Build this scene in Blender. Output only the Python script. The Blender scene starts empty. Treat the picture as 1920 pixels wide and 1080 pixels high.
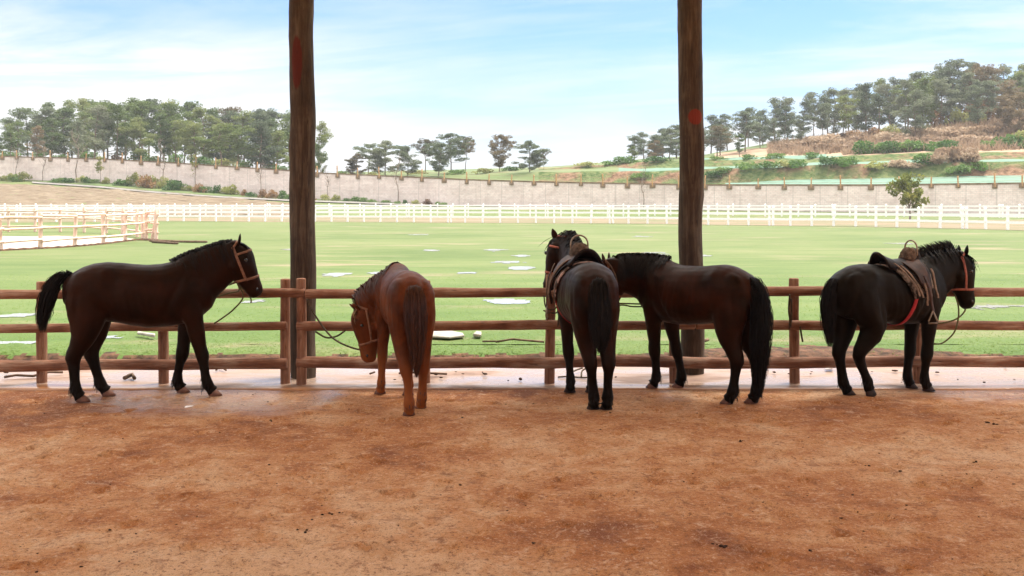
import bpy, bmesh, math, random
from mathutils import Vector, Matrix, noise
from mathutils.bvhtree import BVHTree

random.seed(7)
sc = bpy.context.scene
R = math.radians
COL = sc.collection
# ------------------------------------------------------------------ camera
F, HZ, EYE = 1867.0, 375.0, 1.9          # focal length in photo pixels, horizon row, eye height
cam = bpy.data.cameras.new("camera")
cam_o = bpy.data.objects.new("camera", cam)
COL.objects.link(cam_o)
cam.sensor_width = 36.0
cam.lens = F / 1920 * 36.0
cam.shift_y = -(540 - HZ) / 1920.0
cam.clip_start = 0.1
cam.clip_end = 4000
cam_o.location = (0, 0, EYE)
cam_o.rotation_euler = (R(90), 0, 0)
sc.camera = cam_o
# ------------------------------------------------------------------ light
SUN_EL, SUN_AZ = 66.0, 60.0               # azimuth clockwise from +Y (60 = beyond the shelter, to the right)
world = bpy.data.worlds.new("World")
sc.world = world
world.use_nodes = True
wt = world.node_tree
wt.nodes.clear()


def N(t, typ, **kw):
    n = t.nodes.new(typ)
    for k, v in kw.items():
        if k[0] == 'i' and k[1:].isdigit():
            n.inputs[int(k[1:])].default_value = v
        elif k in n.inputs and not hasattr(n, k):
            n.inputs[k].default_value = v
        else:
            setattr(n, k, v)
    return n


def math_n(t, op, a, b=None, c=None, clamp=False):
    n = t.nodes.new('ShaderNodeMath')
    n.operation = op
    n.use_clamp = clamp
    for i, x in enumerate((a, b, c)):
        if x is None:
            continue
        if isinstance(x, (int, float)):
            n.inputs[i].default_value = x
        else:
            t.links.new(x, n.inputs[i])
    return n.outputs[0]


def mix_n(t, fac, a, b, blend='MIX'):
    n = t.nodes.new('ShaderNodeMix')
    n.data_type = 'RGBA'
    n.blend_type = blend
    for i, x in ((0, fac), (6, a), (7, b)):
        if isinstance(x, (int, float)):
            n.inputs[i].default_value = x
        elif isinstance(x, tuple):
            n.inputs[i].default_value = (*x[:3], 1)
        else:
            t.links.new(x, n.inputs[i])
    return n.outputs[2]


def ramp_n(t, fac, stops):
    n = t.nodes.new('ShaderNodeValToRGB')
    cr = n.color_ramp
    while len(cr.elements) > 1:
        cr.elements.remove(cr.elements[-1])
    for i, (p, c) in enumerate(stops):
        e = cr.elements[0] if i == 0 else cr.elements.new(p)
        e.position = p
        if isinstance(c, (int, float)):
            c = (c, c, c)
        e.color = (*c[:3], 1)
    t.links.new(fac, n.inputs[0])
    return n.outputs[0]


def noise_n(t, vec, scale, detail=4, rough=.55, dist=0.0, out=0):
    n = t.nodes.new('ShaderNodeTexNoise')
    n.inputs['Scale'].default_value = scale
    n.inputs['Detail'].default_value = detail
    n.inputs['Roughness'].default_value = rough
    n.inputs['Distortion'].default_value = dist
    t.links.new(vec, n.inputs['Vector'])
    return n.outputs[out]


def mapping_n(t, vec, scale=(1, 1, 1), loc=(0, 0, 0), rot=(0, 0, 0)):
    n = t.nodes.new('ShaderNodeMapping')
    n.inputs['Scale'].default_value = scale
    n.inputs['Location'].default_value = loc
    n.inputs['Rotation'].default_value = rot
    t.links.new(vec, n.inputs['Vector'])
    return n.outputs[0]


SKY_STRENGTH, CLOUD_V = 0.07, 4.6
sky = N(wt, 'ShaderNodeTexSky', sky_type='NISHITA', sun_disc=False, sun_elevation=R(SUN_EL), sun_rotation=R(SUN_AZ),
        altitude=200.0, air_density=1.0, dust_density=1.0, ozone_density=2.5)
wc = N(wt, 'ShaderNodeTexCoord').outputs['Generated']
sep = N(wt, 'ShaderNodeSeparateXYZ')
wt.links.new(wc, sep.inputs[0])
el = sep.outputs[2]
# planar cloud coordinates: direction divided by its height, like a cloud layer overhead
hden = math_n(wt, 'ADD', math_n(wt, 'MAXIMUM', el, 0.0), 0.10)
cx_ = math_n(wt, 'DIVIDE', sep.outputs[0], hden)
cy_ = math_n(wt, 'DIVIDE', sep.outputs[1], hden)
comb = N(wt, 'ShaderNodeCombineXYZ')
wt.links.new(cx_, comb.inputs[0])
wt.links.new(cy_, comb.inputs[1])
cv = mapping_n(wt, comb.outputs[0], (1.0, 1.0, 1.0), (3.1, 1.7, 0), (0, 0, R(18)))
cn = noise_n(wt, mapping_n(wt, cv, (0.55, 1.0, 1)), 1.15, 7, .56, .55)
cn2 = noise_n(wt, mapping_n(wt, cv, (0.42, 1.15, 1), (5, 2, 0), (0, 0, R(-25))), 1.6, 8, .62, 1.0)
low = ramp_n(wt, el, [(0.0, 1.0), (0.05, .66), (0.10, .34), (0.16, .10), (0.24, .04), (.6, 0.0)])
# more cloud low on the left of the view and wisps to the right
leftm = math_n(wt, 'MULTIPLY', ramp_n(wt, math_n(wt, 'MULTIPLY_ADD', sep.outputs[0], -1.0, 0.0), [(0.08, 0.0), (0.40, 1.0)]),
               ramp_n(wt, el, [(0.02, 1.0), (0.13, 1.0), (0.175, 0.0)]))
rightm = ramp_n(wt, sep.outputs[0], [(0.06, 0.0), (0.42, .45)])
cl = math_n(wt, 'ADD', ramp_n(wt, cn, [(.42, 0.0), (.72, .75)]), math_n(wt, 'MULTIPLY', ramp_n(wt, cn2, [(.45, 0.0), (.75, .8)]), .7))
cl = math_n(wt, 'MULTIPLY', cl, math_n(wt, 'ADD', .42, math_n(wt, 'ADD', leftm, rightm)))
cl = math_n(wt, 'ADD', cl, math_n(wt, 'MULTIPLY', leftm, .34))
cl = math_n(wt, 'ADD', cl, low, clamp=True)
blue = mix_n(wt, 1.0, sky.outputs[0], (0.43, 0.68, 1.0), 'MULTIPLY')
skyc = mix_n(wt, cl, blue, (CLOUD_V, CLOUD_V * 1.015, CLOUD_V * 1.03))
# bright overcast overhead, out of view, added as neutral fill light
over = math_n(wt, 'MULTIPLY', ramp_n(wt, el, [(.22, 0.0), (.42, 1.0)]), ramp_n(wt, cn, [(.30, .75), (.60, 1.0)]))
skyc = mix_n(wt, over, skyc, (CLOUD_V * 2.7, CLOUD_V * 2.58, CLOUD_V * 2.38))
bg = N(wt, 'ShaderNodeBackground')
bg.inputs['Strength'].default_value = SKY_STRENGTH
wt.links.new(skyc, bg.inputs[0])
wo = N(wt, 'ShaderNodeOutputWorld')
wt.links.new(bg.outputs[0], wo.inputs[0])

sun = bpy.data.lights.new("sun", 'SUN')
sun.energy = 2.8
sun.angle = R(22)
sun.color = (1.0, 0.95, 0.87)
sun_o = bpy.data.objects.new("sun", sun)
COL.objects.link(sun_o)
az = R(SUN_AZ)
sdir = Vector((math.sin(az) * math.cos(R(SUN_EL)), math.cos(az) * math.cos(R(SUN_EL)), math.sin(R(SUN_EL))))
sun_o.rotation_euler = sdir.to_track_quat('Z', 'Y').to_euler()
sun_o.location = (0, -20, 40)

sc.view_settings.view_transform = 'Standard'
sc.view_settings.look = 'None'
sc.view_settings.exposure = 1.72
sc.view_settings.gamma = 1.0
sc.view_settings.use_curve_mapping = False
sc.render.engine = 'CYCLES'
sc.cycles.use_denoising = True
sc.cycles.max_bounces = 8
sc.cycles.diffuse_bounces = 5
sc.cycles.transparent_max_bounces = 8
sc.cycles.sample_clamp_indirect = 6


# ------------------------------------------------------------------ helpers
def P(px, py, D):                         # photo pixel at a real distance -> point in the place
    return Vector(((px - 960) / F * D, D, EYE + (HZ - py) / F * D))


def G(px, py, z=0.0):                     # photo pixel on level ground of height z
    D = F * (EYE - z) / (py - HZ)
    return Vector(((px - 960) / F * D, D, z))


def interp(x, pts):
    if x <= pts[0][0]:
        return pts[0][1]
    for (a, b), (c, d) in zip(pts, pts[1:]):
        if x <= c:
            return b + (d - b) * (x - a) / (c - a)
    return pts[-1][1]


def tag(o, label=None, cat=None, group=None, kind=None):
    if label:
        o['label'] = label
    if cat:
        o['category'] = cat
    if group:
        o['group'] = group
    if kind:
        o['kind'] = kind
    return o


def empty(name, loc=(0, 0, 0), rz=0.0, s=1.0):
    o = bpy.data.objects.new(name, None)
    o.location = loc
    o.rotation_euler = (0, 0, rz)
    o.scale = (s, s, s)
    o.empty_display_size = .2
    COL.objects.link(o)
    return o


def obj(name, me, mat=None, parent=None, smooth=True):
    if isinstance(me, bmesh.types.BMesh):
        m = bpy.data.meshes.new(name)
        me.to_mesh(m)
        me.free()
        me = m
    if mat is not None:
        for mm in (mat if isinstance(mat, (list, tuple)) else [mat]):
            me.materials.append(mm)
    if smooth:
        me.polygons.foreach_set('use_smooth', [True] * len(me.polygons))
    o = bpy.data.objects.new(name, me)
    COL.objects.link(o)
    if parent:
        o.parent = parent
    return o


def copy_tree(o, parent=None):
    c = o.copy()
    COL.objects.link(c)
    c.parent = parent
    for ch in list(o.children):
        copy_tree(ch, c)
    return c


def pydata(name, verts, faces, mat=None, parent=None, smooth=True):
    me = bpy.data.meshes.new(name)
    me.from_pydata(verts, [], faces)
    return obj(name, me, mat, parent, smooth)


ORD = ("first second third fourth fifth sixth seventh eighth ninth tenth eleventh twelfth thirteenth fourteenth fifteenth sixteenth "
       "seventeenth eighteenth nineteenth twentieth").split()
TENS = {2: 'twenty', 3: 'thirty', 4: 'forty', 5: 'fifty', 6: 'sixty'}


def nth(i):
    if i < 20:
        return ORD[i]
    t_, u = divmod(i + 1, 10)
    return {2: 'twentieth', 3: 'thirtieth', 4: 'fortieth', 5: 'fiftieth', 6: 'sixtieth'}[t_] if u == 0 else TENS[t_] + '-' + ORD[u - 1]


def ring_verts(bm, c, U, V, ru, rvu, rvd, seg, ex=1.0):
    out = []
    for i in range(seg):
        a = 2 * math.pi * i / seg
        ca, sa = math.cos(a), math.sin(a)
        ca = math.copysign(abs(ca) ** ex, ca)
        sa = math.copysign(abs(sa) ** ex, sa)
        out.append(bm.verts.new(c + U * (ca * ru) + V * (sa * (rvu if sa > 0 else rvd))))
    return out


def loft(bm, rings, seg=16, ex=1.0):
    """rings: (center, U, V, ru, rv_up, rv_down); closed with fans"""
    prev = None
    first = last = None
    for rg in rings:
        vs = ring_verts(bm, rg[0], rg[1], rg[2], rg[3], rg[4], rg[5], seg, ex)
        if prev:
            for i in range(seg):
                bm.faces.new((prev[i], prev[(i + 1) % seg], vs[(i + 1) % seg], vs[i]))
        else:
            first = vs
        prev = vs
    last = prev
    c0 = bm.verts.new(sum((v.co for v in first), Vector()) / seg)
    c1 = bm.verts.new(sum((v.co for v in last), Vector()) / seg)
    for i in range(seg):
        bm.faces.new((first[(i + 1) % seg], first[i], c0))
        bm.faces.new((last[i], last[(i + 1) % seg], c1))


def frames(pts, up=Vector((0, 0, 1))):
    out = []
    n = len(pts)
    for i in range(n):
        T = (pts[min(i + 1, n - 1)] - pts[max(i - 1, 0)]).normalized()
        V = up - T * up.dot(T)
        if V.length < 1e-3:
            V = Vector((1, 0, 0)) - T * T.x
        V.normalize()
        out.append((T, V.cross(T).normalized(), V))
    return out


def tube(bm, pts, r, seg=8):
    pts = [Vector(p) for p in pts]
    rs = r if isinstance(r, (list, tuple)) else [r] * len(pts)
    T0 = (pts[1] - pts[0]).normalized()
    up = Vector((0, 0, 1)) if abs(T0.z) < .9 else Vector((1, 0, 0))
    fr = frames(pts, up)
    loft(bm, [(p, f[1], f[2], q, q, q) for p, f, q in zip(pts, fr, rs)], seg)


def box(bm, x0, x1, y0, y1, z0, z1):
    vs = [bm.verts.new((x, y, z)) for z in (z0, z1) for y in (y0, y1) for x in (x0, x1)]
    for f in ((0, 2, 3, 1), (4, 5, 7, 6), (0, 1, 5, 4), (2, 6, 7, 3), (0, 4, 6, 2), (1, 3, 7, 5)):
        bm.faces.new([vs[i] for i in f])


def smooth_path(pts, n=8):
    """Catmull-Rom through the points"""
    pts = [Vector(p) for p in pts]
    out = []
    for i in range(len(pts) - 1):
        p0, p1, p2, p3 = pts[max(i - 1, 0)], pts[i], pts[i + 1], pts[min(i + 2, len(pts) - 1)]
        for k in range(n):
            t = k / n
            out.append(0.5 * ((2 * p1) + (p2 - p0) * t + (2 * p0 - 5 * p1 + 4 * p2 - p3) * t * t + (3 * p1 - p0 - 3 * p2 + p3) * t ** 3))
    out.append(pts[-1])
    return out


def log_bm(p0, p1, r0, r1, seed=0, seg=14, n=14, wob=.012, knots=3):
    """a debarked log: slightly crooked, uneven, with rounded ends"""
    rng = random.Random(seed)
    p0, p1 = Vector(p0), Vector(p1)
    ax = (p1 - p0).normalized()
    L = (p1 - p0).length
    up = Vector((0, 0, 1)) if abs(ax.z) < .9 else Vector((0, 1, 0))
    U = up.cross(ax).normalized()
    V = ax.cross(U)
    kn = [(rng.random() * L, rng.random() * 6.28, rng.uniform(.06, .12)) for _ in range(knots)]
    bm = bmesh.new()
    prev = None
    stations = [0.0, .004, .012] + [L * i / n for i in range(1, n)] + [L - .012, L - .004, L]
    for si, s in enumerate(stations):
        t = s / L
        r = r0 + (r1 - r0) * t
        if si == 0 or si == len(stations) - 1:
            r *= .86
        elif si == 1 or si == len(stations) - 2:
            r *= .95
        c = p0 + ax * s + U * (noise.noise(Vector((s * .9, seed * 3.1, 0))) * wob * 2) + V * (noise.noise(Vector((s * .9, 5, seed * 2.7))) * wob * 2)
        vs = []
        for i in range(seg):
            a = 6.2832 * i / seg
            rr = r * (1 + .05 * noise.noise(Vector((s * 1.3, seed * 1.7, 4))) + .04 * noise.noise(Vector((math.cos(a) * 3, math.sin(a) * 3, s * 7 + seed))) + .06 * noise.noise(Vector((math.cos(a) * 1.5, math.sin(a) * 1.5, s * 2.2 + seed * 7))))
            for ks, ka, kr in kn:
                d2 = ((s - ks) / kr) ** 2 + (((a - ka + 3.1416) % 6.2832 - 3.1416) * r / kr) ** 2
                rr += .10 * r * math.exp(-d2 * 1.5)
            vs.append(bm.verts.new(c + (U * math.cos(a) + V * math.sin(a)) * rr))
        if prev:
            for i in range(seg):
                bm.faces.new((prev[i], prev[(i + 1) % seg], vs[(i + 1) % seg], vs[i]))
        else:
            bm.faces.new(list(reversed(vs)))
        prev = vs
    bm.faces.new(prev)
    return bm


# ------------------------------------------------------------------ materials
def mat_new(name, rough=.8, spec=.3):
    m = bpy.data.materials.new(name)
    m.use_nodes = True
    t = m.node_tree
    b = t.nodes['Principled BSDF']
    b.inputs['Roughness'].default_value = rough
    b.inputs['Specular IOR Level'].default_value = spec
    return m, t, b


def coord(t, kind='Object'):
    return t.nodes.new('ShaderNodeTexCoord').outputs[kind]


def geo_pos(t):
    return t.nodes.new('ShaderNodeNewGeometry').outputs['Position']


def bump(t, b, h, strength=.3, dist=.02):
    n = t.nodes.new('ShaderNodeBump')
    n.inputs['Strength'].default_value = strength
    n.inputs['Distance'].default_value = dist
    t.links.new(h, n.inputs['Height'])
    t.links.new(n.outputs[0], b.inputs['Normal'])


def simple(name, c1, c2, scale=8, rough=.8, spec=.3, stretch=(1, 1, 1), bs=.2, bd=.01, world_=False, lo=.35, hi=.65):
    m, t, b = mat_new(name, rough, spec)
    v = mapping_n(t, geo_pos(t) if world_ else coord(t), stretch)
    n = noise_n(t, v, scale, 5, .6)
    t.links.new(ramp_n(t, n, [(lo, c1), (hi, c2)]), b.inputs['Base Color'])
    if bs:
        bump(t, b, n, bs, bd)
    return m


def leaf_mat(name, c1, c2, c3, trans=.42):
    """foliage: colour varies leaf to leaf and tree to tree"""
    m, t, b = mat_new(name, .6, .25)
    n = noise_n(t, geo_pos(t), .45, 3, .6)
    n2 = noise_n(t, geo_pos(t), 4.0, 2, .6)
    oi = t.nodes.new('ShaderNodeObjectInfo').outputs['Random']
    k = math_n(t, 'ADD', math_n(t, 'MULTIPLY', n, .6), math_n(t, 'ADD', math_n(t, 'MULTIPLY', n2, .35), math_n(t, 'MULTIPLY_ADD', oi, .36, -.18)))
    t.links.new(ramp_n(t, k, [(.30, c1), (.48, c2), (.68, c3)]), b.inputs['Base Color'])
    tr = t.nodes.new('ShaderNodeBsdfTranslucent')
    t.links.new(ramp_n(t, k, [(.30, c1), (.48, c2), (.68, c3)]), tr.inputs['Color'])
    mx = t.nodes.new('ShaderNodeMixShader')
    mx.inputs[0].default_value = trans
    t.links.new(b.outputs[0], mx.inputs[1])
    t.links.new(tr.outputs[0], mx.inputs[2])
    t.links.new(mx.outputs[0], t.nodes['Material Output'].inputs[0])
    return m


# red clay floor of the shelter
def floor_mat():
    m, t, b = mat_new('packed_clay', .85, .25)
    p = geo_pos(t)
    big = noise_n(t, mapping_n(t, p, (.8, 1.0, 1), (3.3, 1, 0)), .55, 6, .6, .6)
    mid = noise_n(t, mapping_n(t, p, (1.1, 1.0, 1)), 2.6, 8, .70, .3)
    fine = noise_n(t, p, 34, 6, .72)
    grit = noise_n(t, p, 120, 3, .7)
    sp = t.nodes.new('ShaderNodeSeparateXYZ')
    t.links.new(p, sp.inputs[0])
    # the trampled, damper clay lies where the horses stand; drier and paler away from them
    zone = ramp_n(t, math_n(t, 'MULTIPLY_ADD', sp.outputs[1], .2, -.9), [(.10, 0.0), (.42, .62), (.72, 1.0), (.98, .9)])
    k = math_n(t, 'ADD', math_n(t, 'MULTIPLY', big, .6), math_n(t, 'MULTIPLY', mid, .4))
    k = math_n(t, 'SUBTRACT', k, math_n(t, 'MULTIPLY_ADD', zone, .070, -.030))
    c = ramp_n(t, k, [(.36, (.25, .080, .024)), (.43, (.46, .178, .055)), (.495, (.58, .285, .122)), (.56, (.67, .405, .228))])
    sc_ = noise_n(t, p, 8, 8, .76, .5)
    c = mix_n(t, ramp_n(t, sc_, [(.34, .80), (.46, 0.0)]), c, (.25, .095, .036))  # hollows coloured darker and crests paler to imitate shading of the relief
    c = mix_n(t, ramp_n(t, sc_, [(.55, 0.0), (.66, .65)]), c, (.76, .52, .345))
    c = mix_n(t, ramp_n(t, fine, [(.37, .85), (.45, 0.0)]), c, (.21, .085, .040))
    c = mix_n(t, ramp_n(t, fine, [(.56, 0.0), (.66, .6)]), c, (.78, .56, .39))
    c = mix_n(t, ramp_n(t, grit, [(.34, .9), (.41, 0.0)]), c, (.10, .042, .022))
    c = mix_n(t, ramp_n(t, grit, [(.60, 0.0), (.68, .5)]), c, (.80, .62, .46))
    # damp ground close to the fence: smoother, a little darker
    near = ramp_n(t, math_n(t, 'MULTIPLY_ADD', sp.outputs[1], .25, -1.7), [(.34, 0.0), (.70, 1.0)])   # y 8.5 .. 9.9
    xl = ramp_n(t, math_n(t, 'MULTIPLY_ADD', sp.outputs[0], .1, .5), [(.05, .25), (.16, .9), (.30, .9), (.36, .1), (.60, .15), (.66, .5), (.72, .1), (.95, .5)])
    wn = noise_n(t, mapping_n(t, p, (.7, 1.8, 1), (1.3, 0, 0)), 1.7, 5, .6, .4)
    wet = ramp_n(t, math_n(t, 'MULTIPLY', math_n(t, 'MULTIPLY', near, xl), math_n(t, 'ADD', wn, .35)), [(.27, 0.0), (.46, 1.0)])
    c = mix_n(t, math_n(t, 'MULTIPLY', wet, .45), c, (.16, .085, .055))
    t.links.new(c, b.inputs['Base Color'])
    rg = math_n(t, 'SUBTRACT', .88, math_n(t, 'MULTIPLY', wet, math_n(t, 'MULTIPLY_ADD', fine, -.30, .86)))
    t.links.new(rg, b.inputs['Roughness'])
    h = math_n(t, 'ADD', math_n(t, 'ADD', mid, math_n(t, 'MULTIPLY', sc_, .6)), math_n(t, 'ADD', math_n(t, 'MULTIPLY', fine, .35), math_n(t, 'MULTIPLY', grit, .08)))
    h = math_n(t, 'MULTIPLY', h, math_n(t, 'MULTIPLY_ADD', wet, -.75, 1.0))
    bump(t, b, h, 1.0, .06)
    return m


def concrete_mat():
    m, t, b = mat_new('wet_concrete', .5, .5)
    p = geo_pos(t)
    big = noise_n(t, mapping_n(t, p, (.6, 1.5, 1)), 1.1, 6, .62, .4)
    fine = noise_n(t, p, 26, 6, .7)
    c = ramp_n(t, big, [(.32, (.12, .060, .036)), (.44, (.25, .155, .105)), (.60, (.335, .245, .19))])
    c = mix_n(t, ramp_n(t, fine, [(.30, .6), (.48, 0.0)]), c, (.22, .12, .08))
    t.links.new(c, b.inputs['Base Color'])
    # clay trodden over its near edge
    sp = t.nodes.new('ShaderNodeSeparateXYZ')
    t.links.new(p, sp.inputs[0])
    edge = math_n(t, 'ADD', math_n(t, 'MULTIPLY_ADD', sp.outputs[1], -2.2, 22.6), math_n(t, 'MULTIPLY_ADD', big, 2.6, -1.3))
    c = mix_n(t, ramp_n(t, edge, [(.15, 0.0), (.60, .9)]), c, (.44, .20, .085))
    t.links.new(c, b.inputs['Base Color'])
    t.links.new(ramp_n(t, big, [(.38, .70), (.50, .30), (.62, .09)]), b.inputs['Roughness'])
    bump(t, b, fine, .18, .01)
    return m


def grass_mat(name, dark, mid_, light, soil, soil_amt=.35, scale=1.0, near_green=False):
    m, t, b = mat_new(name, .75, .2)
    p = geo_pos(t)
    big = noise_n(t, mapping_n(t, p, (.5, 1.0, 1)), .16 * scale, 5, .6, .3)
    mid = noise_n(t, mapping_n(t, p, (.35, 1.0, 1)), 1.1 * scale, 6, .65)
    fine = noise_n(t, mapping_n(t, p, (1, .6, 1)), 14, 4, .7)
    k = math_n(t, 'ADD', math_n(t, 'MULTIPLY', big, .45), math_n(t, 'ADD', math_n(t, 'MULTIPLY', mid, .35), math_n(t, 'MULTIPLY', fine, .2)))
    c = ramp_n(t, k, [(.36, dark), (.50, mid_), (.63, light)])
    if near_green:                                  # deeper green close to the shelter
        sp = t.nodes.new('ShaderNodeSeparateXYZ')
        t.links.new(p, sp.inputs[0])
        yy = math_n(t, 'ADD', sp.outputs[1], math_n(t, 'MULTIPLY_ADD', mid, 8, -4))
        c = mix_n(t, ramp_n(t, math_n(t, 'MULTIPLY', yy, .02), [(.24, .85), (.36, .45), (.70, 0.0)]), c, ramp_n(t, k, [(.36, (.038, .084, .012)), (.63, (.092, .142, .030))]))
    bare = noise_n(t, mapping_n(t, p, (.3, 1.0, 1), (7, 3, 0)), .45 * scale, 6, .62, .2)
    c = mix_n(t, ramp_n(t, bare, [(.56, 0.0), (.70, soil_amt)]), c, soil)
    t.links.new(c, b.inputs['Base Color'])
    bump(t, b, mid, .15, .04)
    return m


def wood_mat(name, dark, mid_, light, axis=2, rough=.8, marks=()):
    """weathered round timber; grain runs along the given object axis"""
    m, t, b = mat_new(name, rough, .25)
    v = coord(t)
    st = [14, 14, 14]
    st[axis] = 1.1
    g = noise_n(t, mapping_n(t, v, tuple(st)), 1.6, 6, .65, .4)
    big = noise_n(t, v, 2.2, 4, .6, .4)
    fine = noise_n(t, mapping_n(t, v, tuple(q * 3 for q in st)), 2, 4, .6)
    k = math_n(t, 'ADD', math_n(t, 'MULTIPLY', g, .5), math_n(t, 'ADD', math_n(t, 'MULTIPLY', big, .35), math_n(t, 'MULTIPLY', fine, .15)))
    c = ramp_n(t, k, [(.36, dark), (.5, mid_), (.64, light)])
    for (loc, sc_, col) in marks:                     # painted mark: an ellipsoid of paint on the log's surface
        vv = t.nodes.new('ShaderNodeVectorMath')
        vv.operation = 'SUBTRACT'
        t.links.new(v, vv.inputs[0])
        vv.inputs[1].default_value = loc
        v2 = t.nodes.new('ShaderNodeVectorMath')
        v2.operation = 'DIVIDE'
        t.links.new(vv.outputs[0], v2.inputs[0])
        v2.inputs[1].default_value = sc_
        v3 = t.nodes.new('ShaderNodeVectorMath')
        v3.operation = 'LENGTH'
        t.links.new(v2.outputs[0], v3.inputs[0])
        d = math_n(t, 'ADD', v3.outputs['Value'], math_n(t, 'MULTIPLY_ADD', fine, .25, -.12))
        c = mix_n(t, ramp_n(t, d, [(.86, .9), (1.0, 0.0)]), c, col)
    kn = noise_n(t, mapping_n(t, v, tuple(q ** .35 * 2 for q in st)), 1.3, 3, .6)
    c = mix_n(t, ramp_n(t, kn, [(.22, .8), (.34, 0.0)]), c, tuple(q * .45 for q in dark))
    cr = noise_n(t, mapping_n(t, v, tuple(q * 1.6 for q in st)), 3.2, 2, .5, .2)
    c = mix_n(t, ramp_n(t, cr, [(.28, .85), (.34, 0.0)]), c, tuple(q * .35 for q in dark))
    t.links.new(c, b.inputs['Base Color'])
    bump(t, b, math_n(t, 'ADD', g, fine), .6, .01)
    return m


def coat_mat(name, body, dark, points, zp=(.30, .62), muzzle=None, rough=.50):
    """short coat: colour patches, darker legs (the animal's own marking)"""
    body, dark, points = ((c_[0] * .42, c_[1] * .34, c_[2] * .31) if body[0] < .1 else c_ for c_ in (body, dark, points))
    m, t, b = mat_new(name, rough, .13)
    b.inputs['Specular Tint'].default_value = (1.0, .72, .5, 1)
    v = coord(t)
    n = noise_n(t, v, 3.2, 5, .6, .4)
    f = noise_n(t, mapping_n(t, v, (40, 40, 9)), 3, 4, .7)
    c = ramp_n(t, math_n(t, 'ADD', math_n(t, 'MULTIPLY', n, .8), math_n(t, 'MULTIPLY', f, .2)), [(.36, dark), (.54, body), (.70, tuple(q * 1.7 for q in body))])
    sp = t.nodes.new('ShaderNodeSeparateXYZ')
    t.links.new(v, sp.inputs[0])
    zz = math_n(t, 'ADD', sp.outputs[2], math_n(t, 'MULTIPLY_ADD', n, .14, -.07))
    c = mix_n(t, ramp_n(t, zz, [(zp[0], 1.0), (zp[1], 0.0)]), c, points)
    t.links.new(c, b.inputs['Base Color'])
    t.links.new(ramp_n(t, f, [(.3, rough - .08), (.7, rough + .15)]), b.inputs['Roughness'])
    bump(t, b, f, .12, .004)
    return m


M = {}
M['floor'] = floor_mat()
M['concrete'] = concrete_mat()
M['lawn'] = grass_mat('lawn', (.055, .088, .017), (.092, .122, .034), (.135, .148, .058), (.25, .18, .125), .75, near_green=True)
M['verge'] = grass_mat('verge', (.055, .095, .028), (.095, .13, .045), (.15, .16, .075), (.22, .14, .085), .6, .5)
M['soil'] = simple('dark_soil', (.03, .018, .011), (.13, .065, .038), 7, .9, .2, bs=.8, bd=.05, world_=True)
M['ground'] = simple('far_ground', (.10, .12, .05), (.20, .18, .10), .05, .95, .1, bs=0, world_=True)
M['plough'] = simple('ploughed_soil', (.105, .076, .050), (.20, .158, .112), 1.4, .95, .1, (.35, 1.6, 1), .9, .15, True)
M['road'] = simple('pale_road', (.13, .12, .11), (.22, .205, .19), 1.2, .8, .3, bs=.1, world_=True)
M['sand'] = simple('pale_sand', (.30, .24, .20), (.48, .42, .37), .9, .7, .3, (.5, 1.4, 1), .2, .02, True)
M['track'] = simple('sandy_track', (.10, .115, .05), (.22, .15, .11), .35, .9, .2, (.3, 1, 1), .2, .02, True)
M['rail'] = wood_mat('rail_timber', (.085, .030, .016), (.205, .088, .048), (.38, .25, .17), 0)
M['post_'] = None
M['post'] = wood_mat('post_timber', (.095, .036, .018), (.22, .098, .054), (.36, .215, .135), 2)
M['wall_post'] = wood_mat('orange_stake', (.30, .15, .06), (.48, .27, .12), (.60, .40, .22), 2)
M['corral'] = wood_mat('peeled_poles', (.52, .33, .24), (.70, .49, .39), (.80, .64, .55), 2)
M['white'] = simple('white_paint', (.82, .80, .79), (.90, .89, .88), 6, .55, .4, bs=.1)
M['trunk'] = wood_mat('pine_bark', (.08, .060, .045), (.16, .115, .085), (.27, .19, .135), 2)
M['sapling'] = wood_mat('sapling_bark', (.10, .075, .06), (.20, .15, .12), (.30, .25, .20), 2)
M['pine_a'] = leaf_mat('pine_needles_green', (.062, .096, .028), (.125, .172, .052), (.215, .235, .082))  # pine tones lightened to stand in for part of the distance haze
M['pine_b'] = leaf_mat('pine_needles_grey', (.068, .092, .054), (.130, .160, .096), (.205, .222, .142))
M['pine_c'] = leaf_mat('pine_needles_rusty', (.080, .070, .038), (.150, .118, .065), (.225, .160, .09))
M['leaf'] = leaf_mat('broad_leaves', (.09, .12, .02), (.19, .21, .04), (.30, .27, .06))
M['bush_g'] = leaf_mat('bush_green', (.04, .10, .020), (.085, .17, .032), (.15, .24, .055))
M['bush_r'] = leaf_mat('bush_russet', (.10, .05, .025), (.22, .12, .05), (.33, .20, .09))
M['bush_y'] = leaf_mat('bush_yellow', (.16, .17, .04), (.27, .28, .08), (.36, .36, .14))
M['dry'] = leaf_mat('dry_stems', (.25, .170, .110), (.38, .275, .19), (.50, .39, .28))
M['net'] = simple('green_netting', (.085, .155, .115), (.135, .215, .165), .9, .8, .2, bs=.2, bd=.03, world_=True)
M['bank'] = None
M['hoof'] = simple('muddy_hoof', (.10, .045, .03), (.22, .10, .065), 14, .7, .3)
M['hoof_b'] = simple('dark_hoof', (.018, .012, .010), (.05, .028, .02), 14, .7, .3)
M['eye'] = simple('eye_black', (.004, .003, .003), (.01, .006, .005), 5, .08, .6, bs=0)
M['hair_b'] = simple('black_hair', (.005, .0035, .003), (.013, .008, .006), 20, .65, .15, (30, 30, 4), .1, .002)
M['hair_c'] = simple('chestnut_hair', (.030, .009, .004), (.085, .026, .010), 20, .5, .3, (30, 30, 4), .1, .002)
M['hair_f'] = simple('flaxen_hair', (.42, .22, .08), (.62, .38, .16), 20, .5, .3, (30, 30, 4), .1, .002)
M['rope'] = simple('rope', (.035, .025, .015), (.10, .075, .045), 60, .8, .2)
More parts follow.
